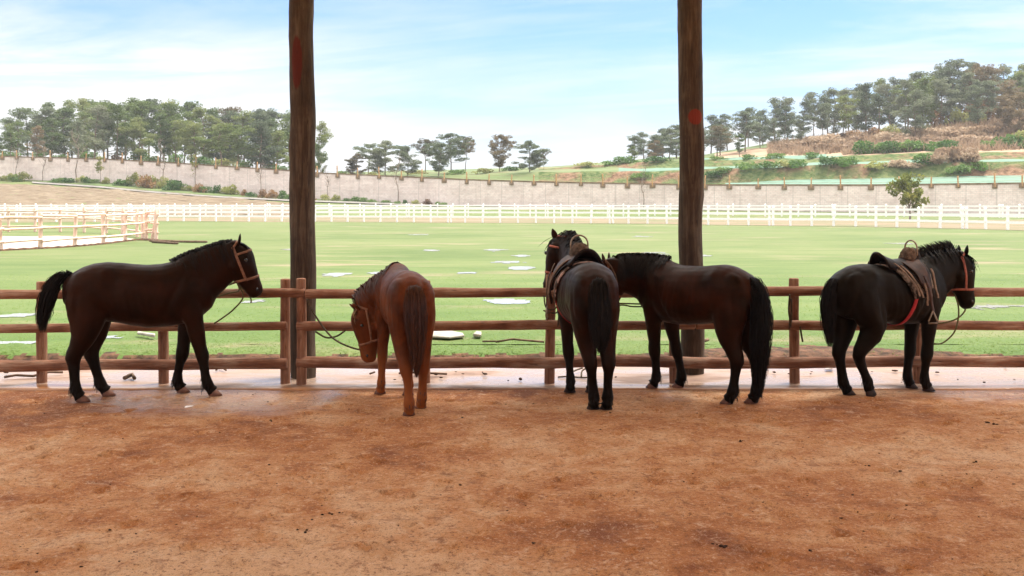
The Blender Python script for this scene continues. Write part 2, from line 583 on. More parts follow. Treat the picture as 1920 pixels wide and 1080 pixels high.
M['rope_g'] = simple('green_rope', (.07, .07, .025), (.16, .14, .06), 60, .8, .2)
M['halter'] = simple('halter_strap', (.13, .055, .028), (.24, .11, .06), 30, .6, .3)
M['halter_r'] = simple('red_halter_strap', (.20, .050, .030), (.34, .10, .06), 30, .6, .3)
M['leather'] = simple('worn_leather', (.022, .010, .007), (.075, .033, .020), 9, .55, .2, bs=.15)
M['leather_d'] = simple('dark_leather', (.007, .004, .0035), (.022, .012, .009), 9, .55, .15, bs=.15)
M['fleece'] = simple('grey_fleece', (.05, .034, .024), (.17, .115, .08), 22, .95, .1, bs=.8, bd=.02)
M['pad_d'] = simple('dark_camouflage_pad', (.020, .014, .010), (.20, .14, .105), 9, .9, .15, bs=.4, bd=.01, lo=.46, hi=.56)
M['pad'] = simple('camouflage_pad', (.07, .045, .032), (.46, .31, .25), 9, .9, .15, bs=.4, bd=.01, lo=.44, hi=.54)
M['strap_p'] = simple('pale_strap', (.12, .075, .05), (.25, .165, .115), 20, .8, .2)
M['girth'] = simple('red_girth', (.24, .007, .010), (.40, .016, .018), 30, .6, .3)
M['iron'] = simple('rusty_iron', (.16, .11, .075), (.30, .21, .14), 20, .42, .5)
M['iron'].node_tree.nodes['Principled BSDF'].inputs['Metallic'].default_value = .5
M['stone'] = simple('pale_stone', (.22, .20, .17), (.38, .35, .31), 6, .85, .2, bs=.4)
M['stick'] = simple('dead_stick', (.07, .045, .03), (.18, .12, .085), 9, .9, .1, bs=.4)
M['dung'] = simple('dung', (.018, .010, .007), (.075, .038, .022), 12, .95, .1, bs=.5)
M['roof'] = simple('roof_boards', (.70, .65, .58), (.80, .76, .69), 2, .8, .2, (1, 8, 1), .3)  # unseen roof, pale so that it bounces light down to the floor


def water_mat():
    m, t, b = mat_new('puddle_water', .04, .6)
    b.inputs['Base Color'].default_value = (.28, .28, .26, 1)  # pale base colour stands in for the sky's reflection
    n = noise_n(t, mapping_n(t, geo_pos(t), (.6, 1.6, 1)), 3.0, 4, .6)
    b.inputs['Roughness'].default_value = .15
    b.inputs['IOR'].default_value = 1.6
    bump(t, b, n, .02, .01)
    return m


M['water'] = water_mat()


def bank_mat():
    m, t, b = mat_new('earth_bank', .95, .1)
    p = geo_pos(t)
    n = noise_n(t, p, .22, 6, .62, .5)
    f = noise_n(t, p, 1.6, 5, .65)
    c = ramp_n(t, f, [(.35, (.09, .052, .030)), (.6, (.215, .130, .082))])
    g = ramp_n(t, f, [(.35, (.035, .07, .02)), (.6, (.12, .14, .055))])
    t.links.new(mix_n(t, ramp_n(t, n, [(.40, 0.0), (.52, 1.0)]), c, g), b.inputs['Base Color'])
    bump(t, b, f, .8, .3)
    return m


M['bank'] = bank_mat()
M['dryslope'] = simple('dry_slope', (.24, .16, .105), (.38, .275, .195), .35, .95, .1, bs=.6, bd=.3, world_=True)
M['redslope'] = simple('russet_slope', (.10, .06, .032), (.23, .115, .055), .3, .95, .1, bs=.6, bd=.3, world_=True)


def brick_mat():
    m, t, b = mat_new('pale_brick', .9, .15)
    v = coord(t, 'UV')
    br = t.nodes.new('ShaderNodeTexBrick')
    br.inputs['Color1'].default_value = (.77, .62, .58, 1)
    br.inputs['Color2'].default_value = (.86, .73, .69, 1)
    br.inputs['Mortar'].default_value = (.66, .58, .55, 1)
    br.inputs['Scale'].default_value = 1.0
    br.inputs['Brick Width'].default_value = .40
    br.inputs['Row Height'].default_value = .20
    br.inputs['Mortar Size'].default_value = .018
    t.links.new(v, br.inputs['Vector'])
    n = noise_n(t, mapping_n(t, v, (.35, 1, 1)), .8, 6, .65, .3)
    c = mix_n(t, .6, br.outputs[0], ramp_n(t, n, [(.33, (.66, .64, .63)), (.6, (1, 1, 1))]), 'MULTIPLY')
    n2 = noise_n(t, v, 2.4, 5, .7)
    c = mix_n(t, ramp_n(t, n2, [(.30, .35), (.45, 0.0)]), c, (.24, .20, .185))
    st_ = noise_n(t, mapping_n(t, v, (1.0, .10, 1)), 1.3, 5, .65)
    c = mix_n(t, ramp_n(t, st_, [(.34, .26), (.47, 0.0)]), c, (.40, .31, .28))
    wv = t.nodes.new('ShaderNodeTexWave')
    wv.inputs['Scale'].default_value = .105
    wv.inputs['Distortion'].default_value = .3
    t.links.new(v, wv.inputs['Vector'])
    c = mix_n(t, ramp_n(t, wv.outputs[1], [(.0, .40), (.004, 0.0)]), c, (.30, .26, .24))
    t.links.new(c, b.inputs['Base Color'])
    bump(t, b, br.outputs[1], -.2, .02)
    return m


M['brick'] = brick_mat()
M['coping'] = simple('brown_coping', (.14, .095, .06), (.26, .18, .12), 1.5, .9, .1, bs=.3)


# ------------------------------------------------------------------ the lie of the land
WALL_D = [(-500, 166), (0, 155), (1000, 125), (1920, 104), (2400, 96)]
WALL_T = [(-500, 281), (0, 294), (190, 299), (333, 307), (530, 320), (590, 325), (890, 338.6), (1050, 343), (1216, 346), (1320, 348),
          (1630, 348.5), (1920, 345), (2400, 339)]
WALL_B = [(-500, 322), (0, 337), (190, 343), (490, 369), (745, 381), (1000, 391), (1920, 402), (2400, 404)]
D0 = 113.0


def hz(y, D):
    return EYE + (HZ - y) / F * D


def land(px, D):
    """height of the ground this side of the wall"""
    Dw = interp(px, WALL_D)
    zb = hz(interp(px, WALL_B), Dw)
    d0 = min(D0, Dw - 12)
    if D <= d0:
        return 0.0
    t = (D - d0) / (Dw - d0)
    return zb * t * (1.15 - .15 * t)


def D_at(px, py):
    """how far away the ground is that shows at this place"""
    lo, hi = 6.0, interp(px, WALL_D)
    for _ in range(40):
        m_ = (lo + hi) / 2
        if HZ + (EYE - land(px, m_)) / m_ * F > py:
            lo = m_
        else:
            hi = m_
    return lo


def fan_grid(name, pxs, Ds, zf, mat, parent=None):
    verts, faces = [], []
    n = len(pxs)
    for D in Ds:
        for px in pxs:
            d = D(px) if callable(D) else D
            x = (px - 960) / F * d
            verts.append((x, d, zf(px, d)))
    for j in range(len(Ds) - 1):
        for i in range(n - 1):
            a = j * n + i
            faces.append((a, a + 1, a + n + 1, a + n))
    return pydata(name, verts, faces, mat, parent)


def rect_grid(x0, x1, y0, y1, nx, ny, zf):
    verts = [(x0 + (x1 - x0) * i / nx, y0 + (y1 - y0) * j / ny, 0) for j in range(ny + 1) for i in range(nx + 1)]
    verts = [(x, y, zf(x, y)) for x, y, _ in verts]
    faces = [(j * (nx + 1) + i, j * (nx + 1) + i + 1, (j + 1) * (nx + 1) + i + 1, (j + 1) * (nx + 1) + i) for j in range(ny) for i in range(nx)]
    return verts, faces


v, f = rect_grid(-1500, 1500, -1500, 1500, 8, 8, lambda x, y: -.6)
tag(pydata('ground', v, f, M['ground']), kind='structure')


def seam(x):
    return 10.02 + .05 * noise.noise(Vector((x * .7, 1.3, 0))) + .02 * noise.noise(Vector((x * 3.1, 4.3, 0)))


def floor_z(x, y):
    z = .018 * noise.noise(Vector((x * .8, y * .9, 0))) + .012 * noise.noise(Vector((x * 3, y * 3, 2))) + .006 * noise.noise(Vector((x * 9, y * 9, 5)))
    k = max(0.0, min(1.0, (y - 8.6) / 1.5))
    z = z * (1 - .55 * k) - .008 * k
    return z - (.03 if y > seam(x) - .012 and y < 10.3 else 0)


dents = []
_r = random.Random(4)
for _ in range(420):
    dy = 4.4 + 5.3 * _r.random() ** .7
    dents.append((_r.uniform(-.56, .56) * dy, dy, _r.uniform(.045, .065), _r.uniform(.010, .026), _r.uniform(0, 6.28)))
v, f = rect_grid(-9, 9, 3.6, 10.16, 600, 300, floor_z)
DX, DY = 18 / 600, 6.56 / 300
for (dx_, dy_, dr, dd, da) in dents:             # hoof prints trodden into the clay
    i0, j0 = int((dx_ + 9) / DX), int((dy_ - 3.6) / DY)
    for j in range(max(0, j0 - 7), min(301, j0 + 8)):
        for i in range(max(0, i0 - 5), min(601, i0 + 6)):
            q = v[j * 601 + i]
            ex, ey = q[0] - dx_, q[1] - dy_
            e = math.hypot(ex, ey) / dr
            if e < 2.2:
                k = -dd * max(0, 1 - e * e) if e < 1 else dd * .55 * math.exp(-((e - 1.25) / .35) ** 2) * (.6 + .4 * math.cos(math.atan2(ey, ex) - da))
                v[j * 601 + i] = (q[0], q[1], q[2] + k)
tag(pydata('shed_floor', v, f, M['floor']), kind='structure')
v, f = rect_grid(-30, 30, -14, 3.62, 30, 10, lambda x, y: -.025)
tag(pydata('shed_floor_rear', v, f, M['floor']), kind='structure')
for sx in (-1, 1):
    v, f = rect_grid(min(sx * 9, sx * 30), max(sx * 9, sx * 30), 3.6, 10.16, 12, 8, lambda x, y: -.025)
    tag(pydata('shed_floor_side', v, f, M['floor']), kind='structure')

# concrete kerb strip under the fence
bm = bmesh.new()
prev = None
nx = 360
for i in range(nx + 1):
    x = -14 + 28 * i / nx
    ys = seam(x)
    w = noise.noise(Vector((x * 1.7, 9, 0)))
    prof = [(ys, -.10), (ys + .006, -.006 + .004 * w), (ys + .03, .002 + .004 * w)]
    for k in range(1, 9):
        y = ys + .03 + (11.36 - ys) * k / 8
        prof.append((y, .006 + .006 * noise.noise(Vector((x * 1.2, y * 1.4, 3)))))
    prof += [(11.395, -.002), (11.40, -.25)]
    vs = [bm.verts.new((x, y, z)) for y, z in prof]
    if prev:
        for a in range(len(vs) - 1):
            bm.faces.new((prev[a], vs[a], vs[a + 1], prev[a + 1]))
    prev = vs
tag(obj('concrete_strip', bm, M['concrete']), kind='structure')


# the ditch and the near lawn
def near_z(x, y):
    e = 12.10 + .10 * noise.noise(Vector((x * .8, 2, 0))) + .05 * noise.noise(Vector((x * 3.3, 7, 0)))
    t = (y - e)
    b = .03 * noise.noise(Vector((x * 1.1, y * 1.3, 0))) + .015 * noise.noise(Vector((x * 5, y * 5, 0)))
    if t > 0:
        return .035 * min(1, t / .15) + b * .8
    return max(-.17, t * .9) + b * .7


v, f = rect_grid(-14, 14, 11.38, 12.9, 420, 24, near_z)
pa = pydata('lawn_edge', v, f, [M['lawn'], M['soil']])
for p in pa.data.polygons:
    c = p.center
    rs = .55 * math.exp(-((c.x - 3.6) / 1.3) ** 2) * (1 + .8 * noise.noise(Vector((c.x * 2.5, c.y * 3, 0))))
    if c.y < 12.16 + rs + .12 * noise.noise(Vector((c.x * 4, c.y * 6, 1))):
        p.material_index = 1
tag(pa, kind='structure')

pxs = list(range(-500, 2441, 30))
lawn_rows = [12.88, 13.5, 14.5, 16, 18, 21, 25, 30, 36, 44, 54, 66, 80, 92, 104, 110, 114, 118, 122, 127, 132, 138, 145, 152, 160, 168]


def lawn_D(D):
    return lambda px: min(D, interp(px, WALL_D) + .2)


def lawn_z(px, D):
    x = (px - 960) / F * D
    z = land(px, D)
    return z + .035


tag(fan_grid('lawn', pxs, [lawn_D(D) for D in lawn_rows], lawn_z, M['lawn']), kind='structure')

# sandy track between the two white fences
FR_Y = [(-100, 418), (0, 418), (300, 415.5), (600, 416.5), (1000, 419), (1260, 420.5), (1320, 422.5), (1600, 425.5), (1720, 428), (1850, 431), (1920, 433), (2100, 440)]
BK_Y = [(-100, 407), (300, 407), (600, 407), (1000, 407), (1300, 407.5), (1600, 410), (1920, 412), (2100, 413)]


def ground_D(y):
    return F * EYE / (y - HZ)


tpx = list(range(-100, 2101, 25))
tag(fan_grid('track', tpx, [lambda px: ground_D(interp(px, FR_Y)) - .7, lambda px: ground_D(interp(px, FR_Y)) + 3,
                            lambda px: ground_D(interp(px, FR_Y)) + 12,
                            lambda px: min(ground_D(interp(px, BK_Y)) + 1.0, 112)], lambda px, D: .047, M['track']), kind='structure')

# ploughed field and the pale road on the rising ground to the left
FT = [(-500, 338), (0, 344), (80, 347), (200, 354), (330, 361), (450, 372), (540, 380), (570, 383)]


def fD(k):
    def g(px):
        a = min(D0 + .5, interp(px, WALL_D) - 11)
        b = max(D_at(px, interp(px, FT) + 2), a + .3)
        return a + (b - a) * k
    return g


def fz(px, D):
    x = (px - 960) / F * D
    return land(px, D) + .10 + .16 * noise.noise(Vector((x * .5, D * 1.5, 0))) + .10 * noise.noise(Vector((x * 2, D * 2.5, 4)))


tag(fan_grid('ploughed_field', list(range(-500, 571, 5)), [fD(k / 60) for k in range(61)], fz, M['plough']), kind='structure')
RD = [(-500, 318), (60, 343), (80, 344.5), (190, 352), (270, 360), (400, 370), (540, 377), (660, 381), (830, 387)]
tag(fan_grid('road', list(range(60, 831, 15)), [lambda px: D_at(px, interp(px, RD) + 1.8), lambda px: D_at(px, interp(px, RD) - 1.0)],
             lambda px, D: land(px, D) + .16, M['road']), kind='structure')
tag(fan_grid('verge', list(range(-500, 1001, 20)), [lambda px: min(D_at(px, interp(px, RD) - 2.0), interp(px, WALL_D) - .5), lambda px: interp(px, WALL_D) - .22],
             lambda px, D: land(px, D) + .12, M['verge']), kind='structure')

# hill behind the wall, with netted terraces on the right
HPX = [-500, 0, 300, 620, 650, 850, 1050, 1200, 1320, 1500, 1700, 1900, 2400]
ROWS = [  # extra distance behind the wall, then the row of the photo at each column of HPX
    (0.6, [284, 297, 307, 330, 332, 340, 346, 349, 351, 351, 350, 347, 341]),
    (3, [284, 297, 307, 329, 331, 338, 345, 348, 350, 349, 348, 346, 340]),
    (12, [284, 297, 306, 327, 329, 334, 338, 343, 345, 337, 333, 329, 322]),
    (14, [284, 297, 306, 326, 328, 330, 322, 321, 318, 312, 306, 303, 296]),
    (22, [284, 297, 306, 326, 327, 326, 318, 314, 313, 306, 301, 299, 290]),
    (25, [284, 297, 306, 326, 326, 323, 314, 304, 300, 297, 287, 285, 275]),
    (33, [284, 297, 306, 326, 325, 321, 313, 301, 297, 292, 277, 272, 262]),
    (46, [284, 297, 306, 326, 324, 319, 312, 299, 291, 268, 250, 230, 215]),
    (60, [285, 298, 307, 327, 323, 318, 313, 300, 290, 259, 240, 217, 200]),
    (80, [292, 305, 313, 332, 326, 322, 318, 305, 297, 270, 252, 230, 214]),
    (110, [306, 318, 326, 342, 340, 334, 330, 322, 312, 300, 290, 276, 270])]
hp = list(range(-500, 2401, 10))
verts, faces, mids = [], [], []
fine = []
for (a, ya), (b, yb) in zip(ROWS, ROWS[1:]):
    nsub = 3
    for k in range(nsub):
        t = k / nsub
        fine.append((a + (b - a) * t, [p + (q - p) * t for p, q in zip(ya, yb)], ROWS.index((a, ya))))
fine.append((ROWS[-1][0], ROWS[-1][1], 9))
for (d, ys, r) in fine:
    for px in hp:
        D = interp(px, WALL_D) + d
        z = hz(interp(px, list(zip(HPX, ys))), D)
        x = (px - 960) / F * D
        z += .25 * noise.noise(Vector((x * .25, D * .25, 0))) * (1 if r > 2 else .25)
        verts.append((x, D, z))
n = len(hp)
for j in range(len(fine) - 1):
    for i in range(n - 1):
        faces.append((j * n + i, j * n + i + 1, (j + 1) * n + i + 1, (j + 1) * n + i))
        px, r = hp[i], fine[j][2]
        nz = noise.noise(Vector((px * .013, j * .5, 0)))
        if px < 1010:
            mi = 0
        elif r <= 1:
            mi = 1 if px > 1300 + 10 * j else (2 if px > 900 else 0)
        elif r == 2:
            mi = 2
        elif r == 3:
            mi = 1 if px > 1150 else 0
        elif r == 4:
            mi = 2
        elif r == 5:
            mi = 1 if 1280 < px < 1580 and nz > -.2 else (0 if px < 1500 else 3)
        elif r == 6:
            mi = 3 if px > 1330 else 0
        else:
            mi = 4 if px > 1500 else 0
        mids.append(mi)
ho = pydata('hill', verts, faces, [M['verge'], M['net'], M['bank'], M['dryslope'], M['redslope']])
ho.data.polygons.foreach_set('material_index', mids)
tag(ho, kind='structure')


def hill_pt(px, d):
    """a point of the hill, d metres behind the wall"""
    for (a, ya), (b, yb) in zip(ROWS, ROWS[1:]):
        if d <= b:
            t = max(0, (d - a) / (b - a))
            D = interp(px, WALL_D) + d
            y = interp(px, list(zip(HPX, [p + (q - p) * t for p, q in zip(ya, yb)])))
            return P(px, y, D)
    return P(px, ROWS[-1][1][0], interp(px, WALL_D) + d)


# ------------------------------------------------------------------ boundary wall and the stake fence on top of it
wp = list(range(-500, 2401, 20))
wall = empty('boundary_wall', P(960, 391, interp(960, WALL_D)))
tag(wall, 'long pale brick boundary wall crossing the whole view below the hills', 'wall')
bm = bmesh.new()
uvl = bm.loops.layers.uv.new('UVMap')
prev = None
run = 0.0
lastp = None
wall_loc = wall.location.copy()
for px in wp:
    D = interp(px, WALL_D)
    tz = hz(interp(px, WALL_T), D)
    bz = land(px, D) - .5
    a = P(px, 375, D)
    if lastp:
        run += (a - lastp).length
    lastp = a
    vs = [bm.verts.new(Vector(q) - wall_loc) for q in ((a.x, D, bz), (a.x, D, tz), (a.x, D + .4, tz), (a.x, D + .4, bz))]
    uv = [(run, bz), (run, tz), (run, tz + .4), (run, bz)]
    if prev:
        for k in range(3):
            fc = bm.faces.new((prev[0][k], vs[k], vs[k + 1], prev[0][k + 1]))
            for lp, q in zip(fc.loops, (prev[1][k], uv[k], uv[k + 1], prev[1][k + 1])):
                lp[uvl].uv = q
    prev = (vs, uv)
obj('wall_body', bm, M['brick'], wall, False)
bm = bmesh.new()
prev = None
for px in wp:
    D = interp(px, WALL_D)
    tz = hz(interp(px, WALL_T), D)
    x = (px - 960) / F * D
    vs = [bm.verts.new(Vector(q) - wall_loc) for q in ((x, D - .07, tz + .003), (x, D - .07, tz + .17), (x, D + .47, tz + .17), (x, D + .47, tz + .003))]
    if prev:
        for k in range(4):
            bm.faces.new((prev[k], vs[k], vs[(k + 1) % 4], prev[(k + 1) % 4]))
    prev = vs
obj('coping', bm, M['coping'], wall, False)

POSTS = [-65, -30, 5, 32, 62, 95, 128, 162, 197, 230, 265, 297, 335, 368, 405, 445, 483, 518, 556, 595, 633, 671, 711, 753, 791, 833, 875, 917, 959,
         1001, 1043, 1089, 1130, 1176, 1223, 1272, 1321, 1367, 1421, 1470, 1520, 1575, 1632, 1685, 1745, 1795, 1864, 1915, 1968]
sf = empty('stake_fence', wall_loc)
tag(sf, 'thin orange stakes with wires standing along the top of the brick wall', 'fence')
tops = []
stake_me = None
foot_me = None
for i, px in enumerate(POSTS):
    D = interp(px, WALL_D)
    x = (px - 960) / F * D
    tz = hz(interp(px, WALL_T), D)
    if stake_me is None:
        stake_me = log_bm((0, 0, -.25), (0, 0, 1.0), .085, .075, 3, 6, 4)
        o = obj('post', stake_me, M['wall_post'], sf)
        stake_me = o.data
        bm = bmesh.new()
        box(bm, -.30, .30, -.14, .0, -.42, 0.06)
        bmesh.ops.bevel(bm, geom=bm.edges[:], offset=.03, segments=1, affect='EDGES')
        fo = obj('post_footing', bm, M['coping'], wall, False)
        foot_me = fo.data
    else:
        o = bpy.data.objects.new('post', stake_me)
        COL.objects.link(o)
        o.parent = sf
        fo = bpy.data.objects.new('post_footing', foot_me)
        COL.objects.link(fo)
        fo.parent = wall
    rr = random.Random(i)
    o.location = Vector((x, D - .16, tz)) - wall_loc
    o.rotation_euler = (rr.uniform(-.05, .05), rr.uniform(-.06, .06), rr.uniform(0, 6))
    o.scale = (1, 1, rr.uniform(.8, 1.25))
    fo.location = Vector((x, D - .075, tz)) - wall_loc
    fo.scale = (rr.uniform(.8, 1.2), 1, rr.uniform(.8, 1.3))
    tops.append(Vector((x, D - .16, tz)))
for hgt in (.35, .75):
    bm = bmesh.new()
    tube(bm, [p + Vector((0, -.09, hgt)) - wall_loc for p in tops], .012, 4)
    obj('wire', bm, M['iron'], sf)

# ------------------------------------------------------------------ white paddock fences
def white_fence(name, label, ytab, pitch, dbl, px0, px1, hgt, rails):
    """post and rail fence along a line of ground points"""
    pts = []
    px = px0
    while px < px1:
        D = ground_D(interp(px, ytab))
        pts.append(Vector(((px - 960) / F * D, D, .03)))
        px += 4
    c = pts[len(pts) // 2].copy()
    root = empty(name, c)
    tag(root, label, 'fence')
    # walk along at the pitch
    out = [pts[0]]
    acc = 0.0
    for a, b in zip(pts, pts[1:]):
        seg = (b - a).length
        while acc + seg >= pitch:
            t = (pitch - acc) / seg
            a = a + (b - a) * t
            out.append(a.copy())
            seg = (b - a).length
            acc = 0.0
        acc += seg
    bm = bmesh.new()
    w = .068
    box(bm, -w, w, -w, w, -.1, hgt)
    vs = [bm.verts.new(q) for q in ((-w - .015, -w - .015, hgt), (w + .015, -w - .015, hgt), (w + .015, w + .015, hgt), (-w - .015, w + .015, hgt), (0, 0, hgt + .075))]
    bm.faces.new(vs[3::-1])
    for k in range(4):
        bm.faces.new((vs[k], vs[(k + 1) % 4], vs[4]))
    me = None
    spots = []
    for i, p in enumerate(out):
        spots.append(p)
        if i % dbl == 0 and i:
            d = (out[i] - out[i - 1]).normalized()
            spots.append(p + d * .27)
    for i, p in enumerate(spots):
        if me is None:
            o = obj('post', bm, M['white'], root, False)
            me = o.data
        else:
            o = bpy.data.objects.new('post', me)
            COL.objects.link(o)
            o.parent = root
        o.location = p - c
        rr = random.Random(i * 7 + len(name))
        o.rotation_euler = (rr.uniform(-.012, .012), rr.uniform(-.015, .015), .02)
        o.scale = (1, 1, rr.uniform(.985, 1.015))
    # rails: one per panel between doubled posts and height
    for s in range(0, len(out) - 1, dbl):
        pan = out[s:s + dbl + 1]
        if len(pan) < 2:
            continue
        for k, hh in enumerate(rails):
            bm = bmesh.new()
            pr = None
            rr = random.Random(s * 5 + k)
            for p in pan:
                q = p - c
                zz = hh + rr.uniform(-.012, .012)
                h2 = .072
                vs = [bm.verts.new(q + Vector(e)) for e in ((0, -.100, zz - h2), (0, -.100, zz + h2), (0, -.070, zz + h2), (0, -.070, zz - h2))]
                if pr:
                    for j in range(4):
                        bm.faces.new((pr[j], vs[j], vs[(j + 1) % 4], pr[(j + 1) % 4]))
                else:
                    bm.faces.new(vs[::-1])
                pr = vs
            bm.faces.new(pr)
            obj('rail', bm, M['white'], root, False)
    return root


white_fence('paddock_fence', 'nearer of the two white post and rail fences beyond the grass paddock', FR_Y, 1.50, 9, -40, 1990, 1.38, (.48, .86, 1.22))
white_fence('paddock_fence', 'farther white post and rail fence seen through the nearer white fence', BK_Y, 1.72, 9, -20, 1990, 1.40, (.48, .88, 1.26))

# ------------------------------------------------------------------ peeled pole corral on the left
cor = empty('corral', (-22, 42, 0))
tag(cor, 'corral of peeled orange poles standing on pale sand at the left edge', 'corral')
cl = Vector((-22, 42, 0))
near_posts = [(-45, 478), (2, 471), (75, 467), (140, 463), (194, 458.5), (235, 454), (267, 450)]
far_posts = [(293, 452), (258, 446), (230, 442), (199, 439), (158, 437), (113, 436), (66, 436), (16, 436), (-40, 436)]
si = 0


def pole(name, a, b, r0, r1, mat=None, parent=cor, off=cl, lab=None):
    global si
    si += 1
    d = Vector(b) - Vector(a)
    o = obj(name, log_bm((0, 0, 0), (0, 0, d.length), r0, r1, si, 8, 6, .012), mat or M['corral'], parent)
    o.location = Vector(a) - off
    o.rotation_euler = d.to_track_quat('Z', 'Y').to_euler()
    return o


for lst, hs in ((near_posts, 1.36), (far_posts, 1.45)):
    pp = [G(*q) for q in lst]
    for i, p in enumerate(pp):
        rr = random.Random(i + 3)
        pole('post', p + Vector((0, 0, -.1)), p + Vector((rr.uniform(-.05, .05), rr.uniform(-.05, .05), hs + rr.uniform(-.05, .10))), .085, .07)
    for h in (.34, .82, 1.26):
        for a, b in zip(pp, pp[1:]):
            rr = random.Random(int(h * 100) + int(a.x * 13))
            side = Vector((.11, -.06, 0))
            pole('rail', a + side + Vector((0, 0, h + rr.uniform(-.04, .04))), b + side + Vector((0, 0, h + rr.uniform(-.04, .04))), .050, .042)
# gate leaf leaning at the corner
a, b = G(274, 449), G(293, 450)
for p, dx in ((a, 0), (b, .0), (G(284, 451), .30)):
    pole('gate_post', p + Vector((0, 0, -.1)), p + Vector((dx, 0, 1.5)), .085, .075)
for h in (.45, .85, 1.3):
    pole('gate_rail', a + Vector((0, -.12, h)), b + Vector((.1, -.12, h + .05)), .05, .045)
# pale sand inside it
v, f = [], []
ring = [(-120, 476), (60, 467), (140, 463), (195, 458), (262, 450.5), (230, 447), (200, 449), (150, 446), (110, 444), (60, 445), (-120, 443)]
cp = G(80, 457)
for i, q in enumerate(ring):
    p = G(*q)
    v.append((p.x, p.y, .045))
v.append((cp.x, cp.y, .047))
f = [(i, (i + 1) % len(ring), len(ring)) for i in range(len(ring))]
tag(pydata('sand_yard', v, f, M['sand']), kind='structure')
bm = bmesh.new()
ed = [G(*q) for q in ((-120, 479), (-40, 474), (60, 469), (140, 464.5), (195, 459.5), (262, 451.5), (300, 453))]
loft(bm, [(p + Vector((0, -.18, .02)), Vector((.2, 1, 0)).normalized(), Vector((0, 0, 1)), .35, .07 + .03 * (i % 2), .06) for i, p in enumerate(smooth_path(ed, 8))], 8)
tag(obj('soil_bank', bm, M['soil']), kind='structure')
for i, (q0, q1, lab) in enumerate((((281, 451), (388, 453.5), 'longer of two dark poles lying in the grass by the corral corner'),
                                   ((286, 453), (333, 456), 'shorter dark pole lying in the grass by the corral corner'))):
    o = pole('fallen_pole', G(*q0, .09), G(*q1, .09), .06, .045, M['stick'], None, Vector((0, 0, 0)))
    tag(o, lab, 'pole', 'poles lying by the corral')

# ------------------------------------------------------------------ pillars and roof of the shelter
def pillar(px, base, r0, r1, lean, marks, label, seed, top=5.62):
    p = G(px, base)
    o = obj('log_pillar', log_bm((0, 0, -.15), (lean, 0, top), r0, r1, seed, 22, 44, .016, 7),
            wood_mat('pillar_timber', (.019, .012, .007), (.055, .034, .021), (.125, .088, .058), 2, .85, marks))
    o.location = p
    tag(o, label, 'pillar')
    return p


pl = pillar(569, 707, .136, .129, -.020, [((-.045, -.13, 3.36), (.062, .09, .30), (.085, .011, .006))],
            'thick round log pillar with a long faded red oval high up, beside the doubled fence posts', 11)
pr_ = pillar(1296, 700, .128, .136, -.012, [((.02, -.13, 2.80), (.086, .11, .092), (.17, .022, .011))],
             'thick round log pillar with a red painted disc, behind the brown horse facing left', 23)
# unseen roof; its extent, height and pale underside are set for the light
bm = bmesh.new()
rx0, rx1, ry0, ry1 = -6.6, 9.0, -2.5, 11.3
z0, z1, zr = 5.5, 5.7, 6.7
ym = (ry0 + ry1) / 2
for x0, x1 in ((rx0, rx1),):
    a = [bm.verts.new(q) for q in ((x0, ry0, z0), (x1, ry0, z0), (x1, ym, zr), (x0, ym, zr), (x1, ry1, z0), (x0, ry1, z0))]
    b = [bm.verts.new(v_.co + Vector((0, 0, .12))) for v_ in a]
    bm.faces.new((a[0], a[3], a[2], a[1]))
    bm.faces.new((a[3], a[5], a[4], a[2]))
    bm.faces.new((b[0], b[1], b[2], b[3]))
    bm.faces.new((b[3], b[2], b[4], b[5]))
    bm.faces.new((a[0], a[1], b[1], b[0]))
    bm.faces.new((a[5], b[5], b[4], a[4]))
    bm.faces.new((a[0], b[0], b[3], a[3]))
    bm.faces.new((a[3], b[3], b[5], a[5]))
    bm.faces.new((a[1], a[2], b[2], b[1]))
    bm.faces.new((a[2], a[4], b[4], b[2]))
tag(obj('shed_roof', bm, M['roof'], None, False), kind='structure')

# ------------------------------------------------------------------ rail fence the horses are tied along
FY = 10.30


def fx(px, y=FY):
    return (px - 960) / F * y


def fz_(py, y=FY):
    return EYE + (HZ - py) / F * y


def rail_fence(label, posts, rails):
    c = Vector((posts[0][0] * 0 + fx(posts[0][0]), FY, 0))
    root = empty('rail_fence', c)
    tag(root, label, 'fence')
    for i, (px, base, top, yo) in enumerate(posts):
        zt = fz_(top)
        o = obj('post', log_bm((0, 0, -.1), (0, 0, zt), .052, .050, int(px) + 5, 14, 10, .006), M['post'], root)
        o.location = (fx(px) - c.x, yo, 0)
    for i, (xa, ya, xb, yb, r, yo) in enumerate(rails):
        a = Vector((fx(xa), FY + yo, fz_(ya)))
        b = Vector((fx(xb), FY + yo, fz_(yb)))
        L = (b - a).length
        o = obj('rail', log_bm((0, 0, 0), (L, 0, 0), r, r * .95, int(xa) * 3 + int(ya), 14, max(6, int(L * 5)), .010, int(L * 2)), M['rail'], root)
        o.location = a - c
        d = b - a
        o.rotation_euler = (0, -math.atan2(d.z, d.x), 0)


rail_fence('round timber rail fence on the left, behind the bare dark bay horse',
           [(-155, 729, 530, .02), (76, 729, 528, .02), (306, 722, 527, .02), (535, 721, 523, .0)],
           [(-260, 552, 575, 549, .050, -.085), (-260, 617, 541, 609, .047, -.085), (-260, 684, 541, 679, .058, -.085)])
rail_fence('round timber rail fence running from the doubled posts to the right edge',
           [(567, 720, 521, -.06), (798, 720, 526, .02), (1031, 722, 515, .005), (1265, 718, 524, .02), (1491, 716, 522, .02), (1722, 716, 523, .02), (1953, 716, 523, .02)],
           [(576, 550, 1420, 547, .050, -.085), (1422, 545, 2190, 546, .050, -.085),
            (560, 609, 1300, 607, .050, -.085), (1302, 607, 2190, 609, .050, -.085),
            (560, 678, 1150, 677, .057, -.085), (1152, 676, 2190, 676, .057, -.085)])

